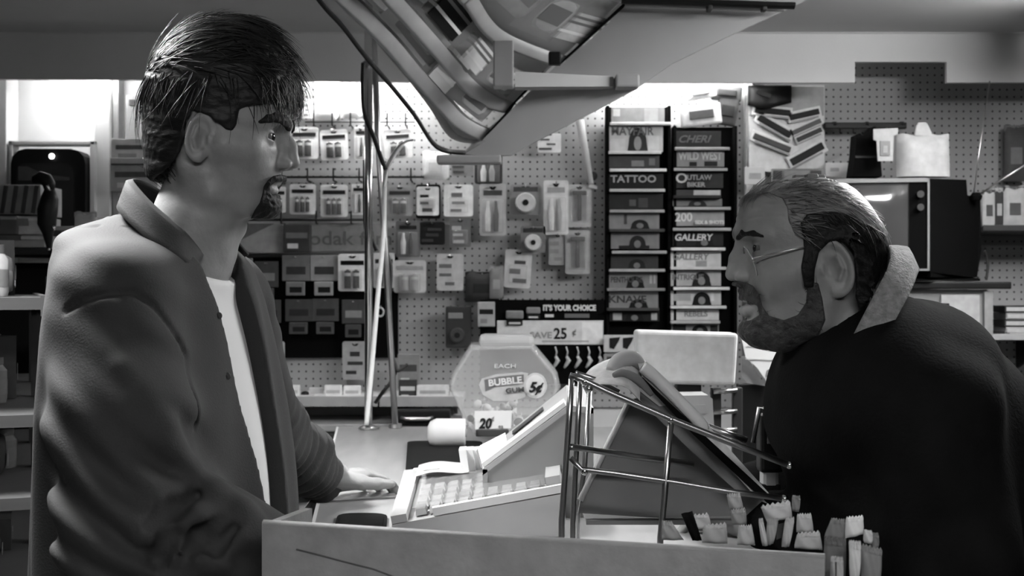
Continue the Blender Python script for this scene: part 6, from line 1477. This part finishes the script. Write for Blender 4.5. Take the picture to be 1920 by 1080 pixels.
gz = axis_of([(-.01, ZC-.41, .016), (ZC-.41, ZC-.30, .004), (ZC-.30, ZC-.085, .007), (ZC-.085, ZC+.10, .0017), (ZC+.10, ZC+.17, .003)])
sdf_obj('body', body2, (gx, gy, gz), 'skin', person2)
def shell2(mask, th, nz=1.5, fr=.4):
    return lambda q: smax(smax((h := head2(q))-th+nz*vnoise(q, fr, 4), -(h+3), 1), mask(q), 3)
DH2 = [(1506, 440), (1500, 420), (1512, 402), (1545, 396), (1590, 400), (1628, 420), (1662, 440), (1672, 480), (1660, 520), (1640, 560), (1612, 580), (1604, 556), (1606, 520), (1600, 470), (1580, 448), (1556, 452), (1536, 472), (1528, 505), (1526, 540), (1508, 540), (1502, 500), (1508, 470)]
def m_dark2(q): 
    u, l, v = q[:, 0], q[:, 1], q[:, 2]
    return np.where(u > 1640, np.maximum(mirror_mask(u, l, v, DH2, Y2p, s2), -400), mirror_mask(u, l, v, DH2, Y2p, s2))
do, DV = sdf_px('hair', shell2(m_dark2, 8.5, 2.2, .3), ((1470, 1680), (-125, 125), (385, 600)), .0022, 'hair2', person2, s2, Y2p)
GH2 = [(1462, 352), (1500, 334), (1520, 336), (1560, 352), (1610, 380), (1660, 420), (1668, 450), (1628, 424), (1590, 404), (1545, 400), (1512, 406), (1504, 424), (1506, 444), (1490, 440), (1478, 412), (1476, 390), (1466, 372), (1440, 362), (1400, 366), (1380, 385), (1386, 372), (1420, 352)]
def m_grey2(q): return np.maximum(mirror_mask(q[:, 0], q[:, 1], q[:, 2], GH2, Y2p, s2), np.where(q[:, 0] > 1470, 40-np.abs(q[:, 1])+4*vnoise(q, .12, 2), -60))
go_, GV = sdf_px('thin_hair', shell2(m_grey2, 3.5, 2.0, .45), ((1370, 1680), (-125, 125), (325, 455)), .0022, 'greyhair', person2, s2, Y2p)
cen2 = W2(1525, 0, 470)
def dir2(p): n = p-cen2; n = n/np.linalg.norm(n); return np.array((1.0, 0, -.35)), n
def dir2d(p): n = p-cen2; n = n/np.linalg.norm(n); return np.array((.6, 0, -1.0)), n
strands('thin_hair_locks', GV, dir2, 900, .034, .0007, 'greyhair', person2, .18, 5)
uD, lD, vD = px2(DV)
strands('hair_locks', DV, dir2d, 1000, .026, .0008, 'hair2', person2, .10, 6, sel=((vD < 440) | (uD > 1600)) & (uD > 1515))
tuft = GV[(GV[:, 0] < (1420-960)/s2)]
if len(tuft): strands('forelock', tuft, lambda p: (np.array((-.8, 0, -.5)), (p-cen2)/np.linalg.norm(p-cen2)), 160, .022, .0007, 'greyhair', person2, .5, 8)
def m_brow2(q):
    q2 = np.stack([q[:, 0], np.abs(q[:, 1]), q[:, 2]], 1); return chain(q2, [(1381, 18, 447), (1387, 40, 438), (1402, 62, 440), (1416, 76, 446)], [5, 6.5, 5.5, 3], 4)
sdf_px('eyebrows', shell2(m_brow2, 3.2), ((1365, 1450), (-90, 90), (420, 465)), .0016, 'hair2', person2, s2, Y2p)
BM2 = [(1380, 528), (1400, 530), (1412, 536), (1424, 552), (1430, 575), (1442, 592), (1470, 600), (1496, 590), (1512, 566), (1514, 530), (1534, 530), (1542, 560), (1548, 600), (1530, 640), (1490, 668), (1440, 668), (1400, 650), (1384, 622), (1386, 604), (1408, 600), (1424, 590), (1420, 574), (1406, 566), (1384, 560), (1372, 545)]
def m_beard2(q):
    u, l, v = q[:, 0], q[:, 1], q[:, 2]; return mirror_mask(u, l, v, BM2, Y2p, s2)
sdf_px('beard', shell2(m_beard2, 6.5, 2.6, .35), ((1360, 1560), (-110, 110), (515, 675)), .0019, 'beard', person2, s2, Y2p)
bo, BV = sdf_px('beard_base', shell2(m_beard2, 2.5, 1.5, .5), ((1360, 1560), (-110, 110), (515, 675)), .004, 'beard', person2, s2, Y2p)
bpy.data.objects.remove(bo)
strands('beard_hairs', BV, lambda p: (np.array((-.25, 0, -1.0)), (p-cen2)/np.linalg.norm(p-cen2)), 1500, .014, .00055, 'beard', person2, .5, 12, jitter=.5, seg=3)
for sgn in (-1, 1):
    e = MB().ell(W2(1422, 43*sgn, 468), (16.5/s2,)*3, 20).build('eye', 'eye', person2, True)
    MB().ell(W2(1411, 42*sgn, 467), (8/s2, 10/s2, 10/s2), 14).build('iris', 'iris', e, True)
# wire glasses (worn: a thing of their own)
gl = thing('glasses', 'thin wire framed glasses on the nose of the bearded man', 'glasses', W2(1395, 0, 490))
def G(u, l, v): return Vector(W2(u, l, v))
for sgn in (-1, 1):
    ring = []
    for a in np.linspace(0, 2*PI, 29): ring.append(G(1399+.40*(28*math.sin(a)), sgn*43+sgn*30*math.cos(a), 492+28*math.sin(a)))
    r = MB().tube(ring, .0011, 7, cap=False).build('rim', 'steel', gl, True)
    c_ = sum(ring[:-1], Vector())/28
    MB().add([c_]+ring[:-1], [(0, 1+i, 1+(i+1) % 28) for i in range(28)]).build('lens', 'lens', r)
    k0 = near2(1412, 490, -74) ; k1 = near2(1512, 459, -100)
    MB().tube([G(1398, sgn*73, 490), G(k0[0], sgn*80, 486), G(k1[0]-40, sgn*101, 474), G(k1[0]+22, sgn*105, 462)], .0012, 7).build('temple_arm', 'steel', gl, True)
    MB().ell(G(1394, sgn*10, 496), (.003, .002, .004), 8).build('nose_pad', 'blister', gl, True)
MB().tube([G(1393, -14, 486), G(1382, 0, 481), G(1393, 14, 486)], .0012, 7).build('bridge', 'steel', gl, True)
# coat
def coat2(p):
    d = chain(sq(p, 1.35), [(.53, 1.80, ZC-.175), (.65, 1.82, ZC-.36), (.80, 1.84, ZC-.52), (.95, 1.86, ZC-.66), (1.0, 1.86, .62)], [.168, .182, .185, .185, .175], .05)
    for s_, e_, w_ in ((s2n, e2n, w2n), (s2f, e2f, w2f)):
        sl = chain(p, [s_, e_, tuple(np.array(e_)*.15+np.array(w_)*.85)], [.088, .072, .052], .03)
        d = smin(d, sl-.005*vnoise(p, 30, 7), .022)
    d = smin(d, cap(p, (.50, 1.66, ZC-.14), (.50, 1.94, ZC-.14), .085), .05)
    d = d-.007*vnoise(p*np.array((1, 1, 1.0)), 15, 8)-.0035*np.sin((p @ np.array((.7, .2, -.5)))*75+4*vnoise(p, 12, 9))-.002*vnoise(p, 50, 10)
    u, l, v = px2(p); q = np.stack([u, l, v], 1)
    d = smax(d, -(cap(q, (1530, 0, 540), (1610, 0, 655), 98, 104)/s2), .01)
    return smax(d, .60-p[:, 2], .01)
sdf_obj('coat', coat2, ([(.34, 1.26, .007)], [(1.44, 2.2, .007)], [(.58, ZC+.03, .007)]), 'coat', person2)
# fleece collar: band from the nape forward to the throat, both sides
cn = [P(1655, 470, 1.80), P(1668, 482, 1.72), P(1655, 528, 1.675), P(1625, 590, 1.66), P(1590, 655, 1.672), P(1560, 700, 1.70)]
cr_ = [P(1690, 470, 1.80), P(1702, 496, 1.715), P(1686, 545, 1.66), P(1662, 600, 1.642), P(1636, 650, 1.65), P(1610, 710, 1.68)]
cb = [P(1708, 508, 1.80), P(1708, 520, 1.715), P(1690, 566, 1.655), P(1668, 625, 1.638), P(1640, 680, 1.648), P(1612, 730, 1.68)]
mir = lambda L: [Vector((p.x, 3.6-p.y, p.z)) for p in L[1:]][::-1]
fc = strip([mir(cn)+cn, mir(cr_)+cr_, mir(cb)+cb], 0, 8, 0).build('collar', 'fleece', person2, True)
sm = fc.modifiers.new('thick', 'SOLIDIFY'); sm.thickness = .016; sm.offset = 0
def trous2(p):
    d = None
    for k in (-1, 1):
        e = chain(p, [(1.02, 1.86+.1*k, .88), (1.0, 1.86+.12*k, .5), (1.10, 1.86+.12*k, .07)], [.13, .095, .075], .03); d = e if d is None else smin(d, e, .03)
    return smax(d, .035-p[:, 2], .01)
sdf_obj('trousers', trous2, ([(.80, 1.28, .014)], [(1.5, 2.22, .014)], [(.0, 1.06, .014)]), 'trousers', person2)
for k in (-1, 1): MB().ell((1.04, 1.86+.12*k, .045), (.14, .05, .045), 16).build('shoe', 'shoe', person2, True)
for o in COL.objects:
    if '_o' in o.keys(): del o['_o']
